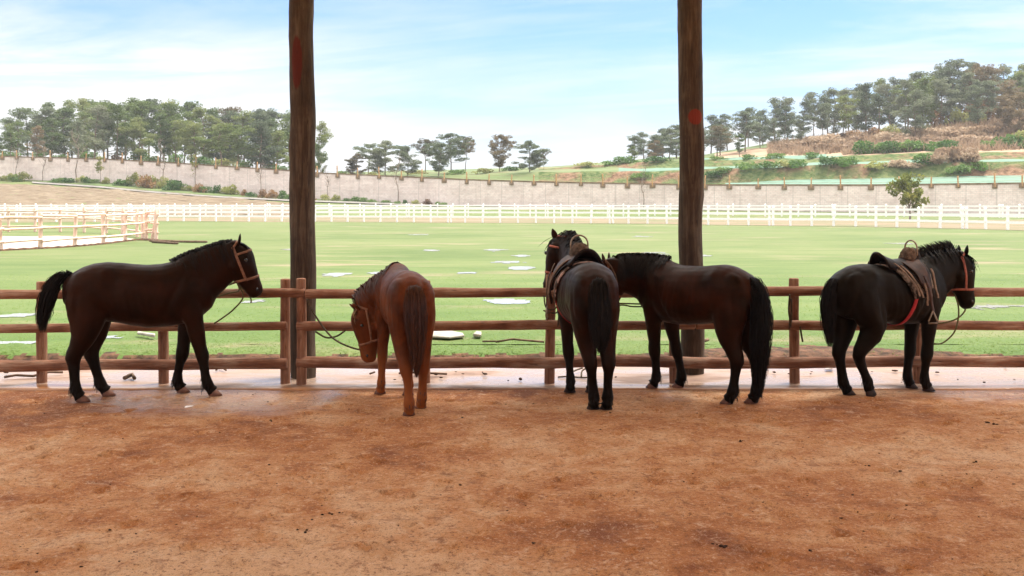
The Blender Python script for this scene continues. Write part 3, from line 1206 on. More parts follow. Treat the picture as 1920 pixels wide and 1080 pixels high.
# ------------------------------------------------------------------ trees and bushes
def leaf_cloud(verts, faces, c, rx, rz, n, size, rng, flat=.6):
    for _ in range(n):
        while True:
            p = Vector((rng.uniform(-1, 1), rng.uniform(-1, 1), rng.uniform(-1, 1)))
            if p.length < 1:
                break
        if rng.random() < .6 and p.length > .01:
            p = p.normalized() * rng.uniform(.7, 1.05)
        q = c + Vector((p.x * rx, p.y * rx, p.z * rz))
        u = Vector((rng.gauss(0, 1), rng.gauss(0, 1), rng.gauss(0, flat))).normalized()
        w = Vector((rng.gauss(0, 1), rng.gauss(0, 1), rng.gauss(0, 1)))
        w = (w - u * w.dot(u)).normalized()
        s = size * rng.uniform(.6, 1.4)
        i = len(verts)
        verts += [q - u * s * .5, q + w * s * .32, q + u * s * .6, q - w * s * .3]
        faces.append((i, i + 1, i + 2, i + 3))


def pine_parts(seed, crown0, spread, nlimb, dens, lean=.0):
    """10 m pine: tall bent trunk, limbs carrying flat clumps of needles"""
    rng = random.Random(seed)
    H = 10.0
    path = []
    for i in range(11):
        t = i / 10
        path.append(Vector((lean * t * t * H + .28 * noise.noise(Vector((t * 2.5, seed, 0))) * t * 3, .28 * noise.noise(Vector((t * 2.5, 0, seed))) * t * 3, H * .95 * t)))
    bm = bmesh.new()
    tube(bm, path, [.125 * (1 - .75 * i / 10) + .015 for i in range(11)], 7)
    verts, faces = [], []
    for k in range(nlimb):
        t = crown0 + (1 - crown0) * ((k + rng.random()) / nlimb)
        base = path[min(10, int(t * 10))].lerp(path[min(10, int(t * 10) + 1)], t * 10 - int(t * 10))
        a = rng.uniform(0, 6.283)
        env = math.sin(math.pi * min(1, .22 + .78 * (t - crown0) / (1 - crown0))) ** .55
        L = spread * env * rng.uniform(.35, 1.3)
        tip = base + Vector((math.cos(a) * L, math.sin(a) * L, L * rng.uniform(.10, .45)))
        mid = base.lerp(tip, .5) + Vector((0, 0, -.12 * L + rng.uniform(0, .2)))
        tube(bm, [base, mid, tip], [.055, .035, .015], 5)
        nc = 2 + int(L * 1.3)
        for j in range(nc):
            s = .35 + .75 * (j + rng.random()) / nc
            c = base.lerp(tip, s) + Vector((rng.gauss(0, .32), rng.gauss(0, .32), rng.gauss(.12, .16)))
            rx = rng.uniform(.45, .95)
            leaf_cloud(verts, faces, c, rx, rx * rng.uniform(.35, .6), int(dens * 1.6 * rx * rx), .235, rng)
    top = path[-1]
    for j in range(5):
        leaf_cloud(verts, faces, top + Vector((rng.gauss(0, .5), rng.gauss(0, .5), rng.uniform(-.5, .35))), .65, .42, int(dens * .8), .235, rng)
    tm = bpy.data.meshes.new('trunk')
    bm.to_mesh(tm)
    bm.free()
    cm = bpy.data.meshes.new('crown')
    cm.from_pydata(verts, [], faces)
    return tm, cm


def pine_set(mk):
    out = []
    for tm, cm in PM:
        c2 = cm.copy()
        c2.materials.append(M[mk])
        out.append((tm, c2))
    return out


PM = [pine_parts(1, .12, 2.5, 26, 85), pine_parts(2, .30, 2.6, 20, 85, .03), pine_parts(3, .16, 2.2, 26, 80, -.03),
      pine_parts(4, .40, 2.9, 17, 90), pine_parts(5, .20, 2.1, 22, 80, .04), pine_parts(6, .10, 2.9, 28, 75, -.02)]
LOW = [pine_parts(21, .10, 3.6, 30, 110), pine_parts(22, .16, 4.2, 30, 100, .03), pine_parts(23, .30, 4.0, 20, 95, -.04), pine_parts(24, .5, 4.2, 16, 90, .05)]
for tm, cm in PM + LOW:
    tm.materials.append(M['trunk'])
PA, PB, PC = pine_set('pine_a'), pine_set('pine_b'), pine_set('pine_c')
LOWA = []
for tm, cm in LOW:
    for k in ('pine_b', 'pine_c'):
        c2 = cm.copy()
        c2.materials.append(M[k])
        LOWA.append((tm, c2))


def place_tree(name, parts, loc, h, wid, seed, label, cat, group):
    rng = random.Random(seed)
    e = empty(name, loc, rng.uniform(0, 6.28))
    e.rotation_euler = (rng.gauss(0, .035), rng.gauss(0, .035), rng.uniform(0, 6.28))
    s = h / 10.0
    e.scale = (s * wid * rng.uniform(.85, 1.15), s * wid * rng.uniform(.85, 1.15), s)
    tag(e, label, cat, group)
    for nm, me in zip(('trunk', 'crown'), parts):
        o = bpy.data.objects.new(nm, me)
        COL.objects.link(o)
        o.parent = e
    return e


SKY_L = [(-40, 250), (0, 240), (35, 205), (100, 192), (160, 184), (230, 183), (330, 184), (400, 196), (470, 203), (545, 205), (580, 240)]
left = []
rng = random.Random(42)
for i in range(46):
    px = -12 + i * 12.8 + rng.uniform(-7, 7)
    row = i % 3
    d = (6, 20, 38)[row] + rng.uniform(-3, 4)
    top = interp(px, SKY_L) + (28, 14, 3)[row] * rng.uniform(.1, 1.7)
    left.append((px, d, top))
left.append((596, 10, 226))
left.append((601, 5, 268))
left.sort()
for i, (px, d, top) in enumerate(left):
    p = hill_pt(px, d)
    D = p.y
    h = hz(top, D) - p.z + .3
    rr = random.Random(i * 3 + 1)
    fam = PA if rr.random() < .62 else (PB if rr.random() < .55 else PC)
    par = fam[rr.randrange(6)]
    wid = rr.uniform(.95, 1.25) if px < 585 else .62
    place_tree('pine_tree', par, p - Vector((0, 0, .3)), h, wid, i, 'pine standing %s from the left in the grove left of the red oval pillar' % nth(i) if px < 585 else
               ('thin tall pine just right of the red oval pillar' if top < 240 else 'low ragged pine just right of the red oval pillar'),
               'pine tree', 'pines of the left grove')

mids_ = [(668, 10, 288, 1, 1.0, 'small leaning pine at the left end of the middle clump'), (690, 20, 270, 6, 1.0, 'loose brown-tipped pine second from left in the middle clump'),
         (722, 13, 264, 0, 1.15, 'dense dark pine third from left in the middle clump'), (764, 12, 274, 2, 1.1, 'dense dark pine fourth from left in the middle clump'),
         (797, 24, 262, 7, .9, 'thin brown-topped pine with open branches between the dark pines'), (822, 14, 268, 2, 1.0, 'dark pine under the tallest pine of the middle clump'),
         (846, 22, 249, 4, .95, 'tallest flat-topped pine of the middle clump'), (872, 26, 258, 7, .8, 'sparse brown pine at the right end of the middle clump'),
         (936, 20, 252, 3, .85, 'left one of the two pines standing apart on the ridge'), (993, 16, 264, 0, 1.05, 'right one of the two pines standing apart on the ridge'),
         (1020, 22, 279, 7, .6, 'small brown pine touching the right ridge pine')]
for i, (px, d, top, k, wid, lab) in enumerate(mids_):
    p = hill_pt(px, d)
    h = hz(top, p.y) - p.z + .3
    place_tree('pine_tree', LOWA[k], p - Vector((0, 0, .3)), h, wid * 1.15, 100 + i, lab, 'pine tree', 'pines of the middle clump')

SKY_R = [(1150, 262), (1180, 252), (1250, 236), (1300, 222), (1330, 216), (1385, 214), (1420, 186), (1500, 178), (1560, 166), (1620, 152), (1700, 140), (1740, 126), (1800, 113), (1860, 116), (1920, 118), (2000, 118)]
right = []
for i in range(62):
    px = 1180 + i * 13.2 + rng.uniform(-8, 8)
    row = i % 3
    d = (47, 58, 70)[row] + rng.uniform(-3, 3)
    if px < 1400:
        d = (30, 42, 54)[row] + rng.uniform(-3, 3)
    top = interp(px, SKY_R) + (24, 12, 2)[row] * rng.uniform(.1, 1.7)
    right.append((px, d, top))
right += [(1716, 40, 166), (1884, 40, 178), (1912, 38, 172), (1835, 43, 160)]
right.sort()
for i, (px, d, top) in enumerate(right):
    p = hill_pt(px, d)
    h = hz(top, p.y) - p.z + .3
    rr = random.Random(i * 5 + 2)
    fam = PB if rr.random() < .74 else (PC if rr.random() < (.4 if px > 1780 else .2) else PA)
    if px > 1820 and d < 45 and i % 2:
        fam = PC
    par = fam[rr.randrange(6)]
    place_tree('pine_tree', par, p - Vector((0, 0, .3)), h, rr.uniform(.85, 1.15) * (1.25 if px < 1400 else 1), 200 + i,
               'grey-green hillside pine, %s from the left in the wood on the right' % nth(i), 'pine tree', 'pines of the right hillside')


# saplings planted along the foot of the wall
def sapling_parts(seed, leafy, dense=1.0):
    rng = random.Random(seed)
    bm = bmesh.new()
    path = [Vector((.12 * noise.noise(Vector((t * .35, seed, 0))) * t, .12 * noise.noise(Vector((t * .35, 3, seed))) * t, t * .62)) for t in range(9)]
    tube(bm, path, [.055 - .0045 * i for i in range(9)], 6)
    verts, faces = [], []
    for k in range(16):
        t = rng.uniform(.42, 1.0)
        b = path[int(t * 8)]
        a = rng.uniform(0, 6.28)
        L = rng.uniform(.5, 1.25) * (1.25 - t * .6)
        tip = b + Vector((math.cos(a) * L * .7, math.sin(a) * L * .7, L * .85))
        tube(bm, [b, b.lerp(tip, .5) + Vector((0, 0, -.06)), tip], [.022, .015, .006], 4)
        for q in range(2):
            s = rng.uniform(.4, .9)
            t2 = b.lerp(tip, s)
            tube(bm, [t2, t2 + Vector((rng.gauss(0, .22), rng.gauss(0, .22), rng.uniform(.1, .4)))], [.010, .004], 3)
        for q in range(leafy):
            leaf_cloud(verts, faces, b.lerp(tip, rng.uniform(.4, 1.05)), .34, .30, int(22 * dense), .20, rng, 1)
    tm = bpy.data.meshes.new('trunk')
    bm.to_mesh(tm)
    bm.free()
    tm.materials.append(M['sapling'])
    cm = None
    if faces:
        cm = bpy.data.meshes.new('crown')
        cm.from_pydata(verts, [], faces)
        cm.materials.append(M['leaf'])
    return (tm, cm) if cm else (tm,)


SAP = [sapling_parts(1, 0), sapling_parts(2, 1, .35), sapling_parts(3, 2, .7), sapling_parts(4, 0)]
sap = [(30, 336, 272, 0), (80, 341, 262, 3), (144, 344, 240, 0), (189, 346, 292, 2), (308, 353, 258, 3), (367, 355, 285, 1), (489, 367, 298, 0), (615, 369, 306, 3), (747, 380, 288, 0), (1207, 392, 304, 3)]
for i, (px, by, ty, k) in enumerate(sap):
    D = min(D_at(px, by), interp(px, WALL_D) - 1.2)
    z = land(px, D)
    h = hz(ty, D) - z
    place_tree('sapling', SAP[k], Vector(((px - 960) / F * D, D, z - .1)), h * 2.0, 1.0, 300 + i,
               '%s young tree in front of the brick wall, %s from the left' % (('bare', 'sparsely leaved', 'leafy', 'bare')[k], nth(i)), 'young tree', 'saplings along the brick wall')


def broad_tree(seed):
    rng = random.Random(seed)
    bm = bmesh.new()
    path = [Vector((.05 * math.sin(i), .03 * i, i * .30)) for i in range(7)]
    tube(bm, path, [.075 - .006 * i for i in range(7)], 7)
    verts, faces = [], []
    for k in range(26):
        b = path[rng.randint(2, 6)]
        a = rng.uniform(0, 6.28)
        L = rng.uniform(.7, 1.6)
        el_ = rng.uniform(.15, 1.3)
        tip = b + Vector((math.cos(a) * L * math.cos(el_), math.sin(a) * L * math.cos(el_), L * math.sin(el_) + .1))
        tube(bm, [b, b.lerp(tip, .55) + Vector((0, 0, .05)), tip], [.03, .02, .008], 5)
        for q in range(4):
            leaf_cloud(verts, faces, b.lerp(tip, rng.uniform(.6, 1.1)), .27, .24, 24, .19, rng, 1)
    tm = bpy.data.meshes.new('trunk')
    bm.to_mesh(tm)
    bm.free()
    tm.materials.append(M['sapling'])
    cm = bpy.data.meshes.new('crown')
    cm.from_pydata(verts, [], faces)
    cm.materials.append(M['leaf'])
    return tm, cm


bt = broad_tree(5)
D = 92.0
place_tree('broadleaf_tree', bt, Vector(((1706 - 960) / F * D, D, 0)), (hz(316, D)) / 3.35 * 10, .84, 5,
           'small round yellow-green leafy tree behind the white fence on the right', 'tree', None)


# bushes
def bush_mesh(seed, mk, size, up):
    rng = random.Random(seed)
    verts, faces = [], []
    for k in range(12):
        a = rng.uniform(0, 6.28)
        r = rng.uniform(0, .8)
        leaf_cloud(verts, faces, Vector((math.cos(a) * r, math.sin(a) * r, rng.uniform(.12, .75) * (1.1 - r * .5))), .36, .26, 46, size, rng, up)
    me = bpy.data.meshes.new('bush')
    me.from_pydata(verts, [], faces)
    me.materials.append(M[mk])
    return me


BM_ = {k: [bush_mesh(50 + i * 7 + j, k, .17, 1) for i in range(2)] for j, k in enumerate(('bush_g', 'bush_r', 'bush_y'))}
BM_['dry'] = [bush_mesh(90 + i, 'dry', .22, 3) for i in range(2)]
LABB = {'bush_g': 'green', 'bush_r': 'russet', 'bush_y': 'yellowish', 'dry': 'dry straw-coloured'}
cnt = {}


def bush(k, loc, w, h, where, group, i):
    o = bpy.data.objects.new('bush', BM_[k][i % 2])
    COL.objects.link(o)
    o.location = loc
    o.rotation_euler = (0, 0, i * 2.1)
    o.scale = (w, w * .8, h)
    c = cnt.get((k, where), 0)
    cnt[(k, where)] = c + 1
    tag(o, '%s bush %s, %s of its colour from the left' % (LABB[k], where, nth(c)), 'bush', group)


wb = []
rng = random.Random(9)
for px in list(range(6, 60, 14)) + list(range(100, 560, 17)) + list(range(590, 850, 19)):
    px = px + rng.uniform(-5, 5)
    if 60 < px < 100:
        continue
    big = 1.7 if 225 < px < 345 else (1.25 if px < 560 else .8)
    k = 'bush_r' if rng.random() < .16 else ('bush_y' if rng.random() < .18 else 'bush_g')
    wb.append((px, k, rng.uniform(.7, 1.25) * big, rng.uniform(.7, 1.4) * big))
for i, (px, k, w, h) in enumerate(sorted(wb)):
    D = interp(px, WALL_D) - 1.5 - rng.uniform(0, 1.8)
    bush(k, Vector(((px - 960) / F * D, D, land(px, D))), w, h * .95, 'along the foot of the brick wall', 'bushes at the foot of the brick wall', i)
# terrace bushes on the right hill: (px, metres behind the wall, kind, width, height)
tb = []
for px, d, k, w, h in ((1150, 24, 'bush_g', 2.2, 1.0), (1176, 25, 'bush_g', 2.4, 1.2), (1190, 13, 'bush_g', 1.6, .8), (1205, 13, 'bush_g', 1.6, .9), (1232, 25, 'bush_g', 2.4, 1.0),
                       (1335, 13, 'bush_g', 1.8, 1.0), (1362, 13.5, 'bush_g', 1.8, .9), (1395, 14, 'bush_g', 2.0, 1.1), (1440, 14, 'bush_g', 2.0, 1.1), (1470, 14, 'bush_y', 1.8, 1.1),
                       (1488, 14, 'bush_g', 2.0, 1.2), (1560, 14, 'bush_g', 2.4, 1.6), (1580, 14, 'bush_g', 2.2, 1.4), (1625, 27, 'bush_g', 2.4, 2.2), (1650, 28, 'bush_g', 2.4, 1.7), (1676, 27, 'bush_g', 2.4, 1.9),
                       (1700, 28, 'bush_g', 2.4, 1.8), (1724, 28, 'bush_g', 2.6, 2.0), (1750, 27, 'bush_g', 2.4, 1.8), (1784, 28, 'bush_g', 2.6, 1.7), (1740, 14, 'bush_g', 2.4, 1.4), (1765, 15, 'dry', 2.6, 2.0),
                       (1790, 15, 'dry', 2.8, 2.2), (1815, 15, 'dry', 2.6, 2.0), (1800, 12.6, 'bush_g', 2.2, 1.2), (1835, 13, 'bush_g', 2.0, 1.2), (1896, 30, 'bush_g', 2.6, 2.4), (1915, 31, 'bush_y', 2.6, 2.4),
                       (1860, 30, 'bush_g', 2.2, 1.4), (1675, 45, 'bush_y', 3.0, 2.0), (1792, 48, 'bush_y', 2.2, 3.4), (1835, 49, 'bush_y', 2.6, 2.2), (1815, 50, 'bush_r', 2.8, 3.4), (1770, 50, 'bush_r', 3.0, 3.0),
                       (1850, 52, 'bush_r', 3.2, 3.2), (1600, 46, 'bush_r', 2.8, 1.4), (1640, 46, 'bush_r', 2.8, 1.5), (1580, 45, 'bush_r', 2.4, 1.2), (1520, 43, 'dry', 3.0, 1.6), (1560, 42, 'dry', 3.4, 1.8),
                       (1610, 41, 'dry', 3.2, 1.8), (1660, 40, 'dry', 3.4, 1.7), (1720, 42, 'dry', 3.4, 1.8), (1775, 40, 'dry', 3.6, 1.8), (1825, 39, 'dry', 3.4, 1.8), (1870, 40, 'dry', 3.4, 1.8),
                       (1480, 40, 'dry', 2.6, 1.2), (1690, 36, 'dry', 3.4, 1.5), (1750, 35, 'dry', 3.4, 1.5), (1600, 36, 'dry', 3.2, 1.4), (1540, 37, 'dry', 3.0, 1.3), (1810, 35, 'dry', 3.4, 1.4), (1100, 24, 'bush_y', 2.0, .9),
                       (1400, 26, 'bush_g', 2.0, .9), (1450, 26, 'bush_g', 2.0, 1.0), (1350, 26, 'bush_g', 2.0, .8), (1520, 26, 'bush_g', 2.0, 1.0), (1640, 13.5, 'bush_y', 2.0, 1.0), (1690, 13.5, 'dry', 2.4, 1.1),
                       (780, 18, 'bush_y', 2.2, .9), (850, 20, 'bush_g', 2.4, 1.0), (905, 20, 'bush_y', 2.2, .9), (640, 8, 'bush_g', 1.6, .9), (700, 9, 'bush_y', 1.8, .8), (960, 24, 'bush_g', 1.8, .8), (530, 5, 'bush_g', 1.6, 1.2), (20, 7, 'bush_g', 2.2, 1.5), (75, 10, 'bush_g', 2.0, 1.8), (118, 6, 'bush_g', 1.8, 1.3), (170, 12, 'bush_g', 2.4, 1.9), (215, 7, 'bush_r', 1.8, 1.4), (255, 9, 'bush_g', 2.4, 2.2), (290, 6, 'bush_g', 2.0, 1.5), (330, 10, 'bush_g', 2.2, 2.0), (385, 7, 'bush_g', 2.6, 2.0), (420, 9, 'bush_y', 2.0, 1.5), (455, 7, 'bush_g', 2.2, 1.8), (500, 9, 'bush_g', 2.0, 1.6)):
    tb.append((px, d, k, w, h))
for i, (px, d, k, w, h) in enumerate(sorted(tb)):
    p = hill_pt(px, d)
    bush(k, p - Vector((0, 0, .1)), w, h, 'on the hill behind the wall', 'bushes on the hill behind the wall', i)

# tall dry grass over the slope
verts, faces = [], []
rng = random.Random(77)
for _ in range(9000):
    px = rng.uniform(1440, 1990)
    d = rng.uniform(27, 49)
    if d < 33 and px < 1580:
        continue
    p = hill_pt(px, d)
    a = rng.uniform(0, 3.14)
    h = rng.uniform(.5, 1.3)
    w = rng.uniform(.08, .2)
    u = Vector((math.cos(a) * w, math.sin(a) * w, 0))
    l = Vector((rng.gauss(0, .3), rng.gauss(0, .3), h))
    i = len(verts)
    verts += [p - u, p + u, p + l]
    faces.append((i, i + 1, i + 2))
tag(pydata('dry_grass', verts, faces, M['dry'], None, False), kind='stuff')

# short grass of the near lawn
verts, faces = [], []
for _ in range(90000):
    y = 12.1 + 13 * rng.random() ** 1.7
    x = rng.uniform(-1, 1) * (.56 * y)
    if y < 12.9:
        rs = .55 * math.exp(-((x - 3.6) / 1.3) ** 2)
        if y < 12.2 + rs + .12 * noise.noise(Vector((x * 4, y * 6, 1))):
            if rng.random() < .93:
                continue
        z = near_z(x, y)
    else:
        z = .035
    a = rng.uniform(0, 3.14)
    h = rng.uniform(.012, .036)
    w = rng.uniform(.005, .012)
    u = Vector((math.cos(a) * w, math.sin(a) * w, 0))
    p = Vector((x, y, z - .01))
    i = len(verts)
    verts += [p - u, p + u, p + Vector((rng.gauss(0, .06), rng.gauss(0, .06), h * .8))]
    faces.append((i, i + 1, i + 2))
tag(pydata('grass', verts, faces, leaf_mat('grass_blades', (.12, .205, .035), (.165, .25, .055), (.25, .30, .11), .6), None, False), kind='stuff')

# puddles lying in the grass
PUD = [((965, 483), 22, 2.2), ((950, 494), 26, 2.4), ((975, 506), 20, 2.4), ((930, 472), 14, 1.6), ((972, 570), 62, 3.6), ((622, 519), 22, 2.6), ((706, 514), 26, 2.4), ((612, 555), 24, 2.2),
       ((1865, 581), 62, 5.5), ((1230, 478), 22, 2.0), ((470, 570), 28, 2.4), ((20, 651), 48, 2.6), ((190, 640), 34, 2.4), ((30, 597), 30, 2.4), ((870, 516), 20, 1.6), ((1300, 482), 30, 1.6),
       ((780, 442), 12, .9), ((800, 472), 14, 1.2), ((1200, 445), 16, 1.0), ((1690, 459), 18, 1.0), ((540, 470), 12, 1.0)]
for i, ((px, py), w, h) in enumerate(PUD):
    rr = random.Random(i + 60)
    c = G(px, py)
    rx_, ry_ = w / F * c.y * 1.25, (G(px, py - h).y - G(px, py + h).y) * .62
    cx, cy = max(.05, c.y * .004), max(.08, c.y * .010)
    vs, fs, ix = [], [], {}
    nx_, ny_ = int(rx_ / cx) + 1, int(ry_ / cy) + 1

    def pv_(a_, b_):
        if (a_, b_) not in ix:
            ix[(a_, b_)] = len(vs)
            vs.append((c.x + a_ * cx + rr.uniform(-.3, .3) * cx, c.y + b_ * cy + rr.uniform(-.3, .3) * cy, .043))
        return ix[(a_, b_)]
    for a_ in range(-nx_, nx_):
        for b_ in range(-ny_, ny_):
            q = (a_ / nx_) ** 2 + (b_ / ny_) ** 2
            if 1 - q + 1.15 * noise.noise(Vector((a_ * cx * 1.3 + i * 9, b_ * cy * 1.1, i * 3.3))) + .5 * noise.noise(Vector((a_ * cx * 5, b_ * cy * 4, i * 1.3))) > .62:
                fs.append((pv_(a_, b_), pv_(a_ + 1, b_), pv_(a_ + 1, b_ + 1), pv_(a_, b_ + 1)))
    o = pydata('puddle', vs, fs, M['water'])
    tag(o, kind='structure')

# loose things on the ground
def slab(name, pts, z0, th, mat, label, cat, group=None, tilt=0):
    bm = bmesh.new()
    ps = [G(*q) for q in pts]
    c = sum(ps, Vector()) / len(ps)
    lo = [bm.verts.new((p.x - c.x, p.y - c.y, 0)) for p in ps]
    hi = [bm.verts.new((p.x - c.x, p.y - c.y, th + random.uniform(0, .015))) for p in ps]
    k = len(ps)
    bm.faces.new(lo[::-1])
    bm.faces.new(hi)
    for i in range(k):
        bm.faces.new((lo[i], lo[(i + 1) % k], hi[(i + 1) % k], hi[i]))
    bmesh.ops.bevel(bm, geom=bm.edges[:], offset=.008, segments=1, affect='EDGES')
    o = obj(name, bm, mat, None, False)
    o.location = (c.x, c.y, z0)
    o.rotation_euler = (tilt, 0, 0)
    tag(o, label, cat, group)


slab('stone_slab', [(806, 642), (842, 644), (871, 641), (868, 636), (836, 630), (812, 625), (806, 630)], .06, .025, M['stone'], 'large broken pale slab on the grass right of the chestnut horse', 'slab')
slab('stone', [(887, 640), (902, 641), (903, 636), (893, 634)], .06, .04, M['stone'], 'small pale stone on the grass right of the broken slab', 'stone')
slab('stone_slab', [(738, 640), (748, 641), (745, 626), (740, 627)], .06, .03, M['stone'], 'narrow pale stone seen beside the front leg of the chestnut horse', 'slab')
slab('board', [(257, 637), (290, 643), (291, 641), (258, 635)], .07, .03, M['stone'], 'thin pale board on the grass behind the bare dark bay horse', 'board')
slab('paper_scrap', [(1548, 699), (1562, 699), (1563, 693), (1549, 694)], .035, .012, M['white'], 'white scrap on the concrete left of the black saddled horse', 'litter')
slab('paper_scrap', [(346, 765), (364, 763), (363, 761), (347, 762)], -.005, .008, M['white'], 'white scrap on the wet clay in front of the bare dark bay horse', 'litter')


def stick(pts, r, label, z=.035, mat='stick', name='stick'):
    bm = bmesh.new()
    tube(bm, [G(a, b, z) + Vector((0, 0, .015 * (i % 2))) for i, (a, b) in enumerate(pts)], r, 6)
    o = obj(name, bm, M[mat])
    tag(o, label, 'stick')


stick([(8, 707), (30, 706), (62, 705), (92, 700), (118, 698)], .014, 'crooked dark stick on the concrete at the left edge')
stick([(748, 700), (775, 701), (838, 701)], .012, 'straight stick on the concrete behind the hind legs of the chestnut horse')
stick([(693, 701), (703, 700)], .010, 'short twig on the concrete left of the chestnut front hoof')
stick([(930, 641), (960, 638), (1020, 641)], .014, 'thin branch on the grass left of the saddled bay horse', .10)
stick([(1318, 640), (1328, 639)], .02, 'short dark stick on the grass right of the red disc pillar', .10)
stick([(405, 694), (413, 689), (424, 694)], .010, 'small bent twig on the concrete behind the bare dark bay horse')
stick([(233, 709), (248, 705), (252, 709)], .022, 'dark twig on the concrete between the legs of the bare dark bay horse')
stick([(905, 640), (930, 642)], .012, 'short twig on the grass near the small pale stone', .10)

# droppings, clods and bits of straw
verts, faces = [], []
rng = random.Random(31)


def clod(c, s):
    bm = bmesh.new()
    bmesh.ops.create_icosphere(bm, subdivisions=1, radius=1)
    i = len(verts)
    sd = rng.uniform(0, 99)
    k = (rng.uniform(.7, 1.5), rng.uniform(.7, 1.4), rng.uniform(.35, .7))
    for v_ in bm.verts:
        q = v_.co * (1 + .5 * noise.noise(v_.co * 1.3 + Vector((sd, 0, 0))))
        verts.append(c + Vector((q.x * s * k[0], q.y * s * k[1], q.z * s * k[2])))
    for f_ in bm.faces:
        faces.append([i + v_.index for v_ in f_.verts])
    bm.free()


for _ in range(520):
    y = 4.2 + 5.7 * rng.random()
    x = rng.uniform(-.54, .54) * y
    if noise.noise(Vector((x * .7, y * .7, 3))) < rng.uniform(-.5, .4):
        continue
    clod(Vector((x, y, floor_z(x, y) + .001)), rng.choice((.003, .004, .005, .006, .009)))
for (px, py, s) in ((613, 966, .020), (640, 962, .012), (1358, 1025, .017), (1340, 1021, .012), (1512, 1033, .013), (1867, 796, .022), (1682, 884, .020), (1714, 905, .016), (1828, 866, .014), (1390, 827, .016),
                    (1625, 873, .013), (510, 790, .015), (330, 975, .014), (1000, 1019, .012), (567, 996, .014), (862, 910, .012), (880, 730, .014)):
    p = G(px, py)
    for j in range(3):
        clod(p + Vector((rng.gauss(0, s), rng.gauss(0, s), .003)), s * rng.uniform(.4, .75))
for (px, py, s) in ((818, 707, .025), (827, 713, .022), (868, 706, .02), (909, 706, .03), (976, 716, .032), (953, 719, .018), (905, 703, .015), (1452, 703, .022), (1480, 706, .02), (1520, 706, .02), (1522, 702, .015),
                    (1678, 700, .032), (1757, 703, .026), (1885, 692, .026), (1902, 717, .02), (1796, 717, .014), (740, 717, .016), (755, 718, .016), (1155, 712, .018), (1145, 696, .014), (244, 707, .03), (12, 704, .03),
                    (1845, 722, .02), (1690, 722, .012), (855, 702, .014), (1635, 702, .014)):
    p = G(px, py)
    clod(p + Vector((0, 0, .03)), s * .75)
tag(pydata('dung_crumbs', verts, faces, M['dung']), kind='stuff')

# ------------------------------------------------------------------ horses
TORSO = [(-.655, 1.13, .95, .07), (-.62, 1.18, .89, .125), (-.56, 1.23, .82, .18), (-.48, 1.275, .79, .22), (-.38, 1.31, .77, .245), (-.28, 1.322, .765, .255), (-.16, 1.312, .745, .25), (-.03, 1.298, .722, .262),
         (.10, 1.290, .702, .272), (.24, 1.292, .695, .262), (.35, 1.318, .695, .240), (.45, 1.350, .705, .222), (.55, 1.330, .735, .210), (.64, 1.26, .79, .185), (.71, 1.14, .86, .13), (.745, 1.05, .93, .07)]
NECK0 = [((.50, 0, 1.08), .27, .16), ((.64, 0, 1.185), .235, .125), ((.775, 0, 1.265), .198, .105), ((.895, 0, 1.33), .172, .090)]
HEAD = [(-.085, .025, -.09, .055), (-.03, .075, -.14, .082), (.04, .118, -.165, .100), (.11, .122, -.168, .108), (.18, .106, -.162, .104), (.25, .090, -.140, .088), (.32, .079, -.108, .068), (.38, .073, -.088, .058),
        (.43, .070, -.078, .058), (.47, .056, -.068, .050), (.497, .025, -.045, .032)]
# leg joints: x along the horse, z, fore-and-aft radius, sideways radius
FRONT = [(.50, .98, .13, .085), (.505, .84, .115, .085), (.51, .72, .083, .07), (.512, .60, .062, .054), (.514, .49, .047, .045), (.520, .40, .049, .049), (.518, .36, .045, .046), (.512, .30, .033, .033), (.508, .20, .031, .031), (.51, .135, .040, .038),
         (.517, .105, .042, .042), (.535, .07, .035, .031), (.556, .042, .048, .047)]
HIND = [(-.40, 1.08, .20, .105), (-.42, .92, .205, .112), (-.425, .80, .175, .105), (-.435, .70, .135, .090), (-.46, .60, .092, .070), (-.50, .51, .066, .056), (-.53, .455, .060, .051), (-.54, .41, .056, .050), (-.535, .35, .042, .036), (-.528, .27, .035, .031),
        (-.522, .19, .036, .034), (-.518, .13, .044, .043), (-.508, .10, .043, .043), (-.49, .068, .036, .032), (-.468, .042, .050, .048)]


def ribbon(verts, faces, pts, w, side):
    n = len(pts)
    i0 = len(verts)
    for k, p in enumerate(pts):
        ww = w * (1 - (k / (n - 1)) ** 2 * .85)
        verts.append(p - side * ww)
        verts.append(p + side * ww)
    for k in range(n - 1):
        a = i0 + 2 * k
        faces.append((a, a + 1, a + 3, a + 2))


class Horse:
    pass


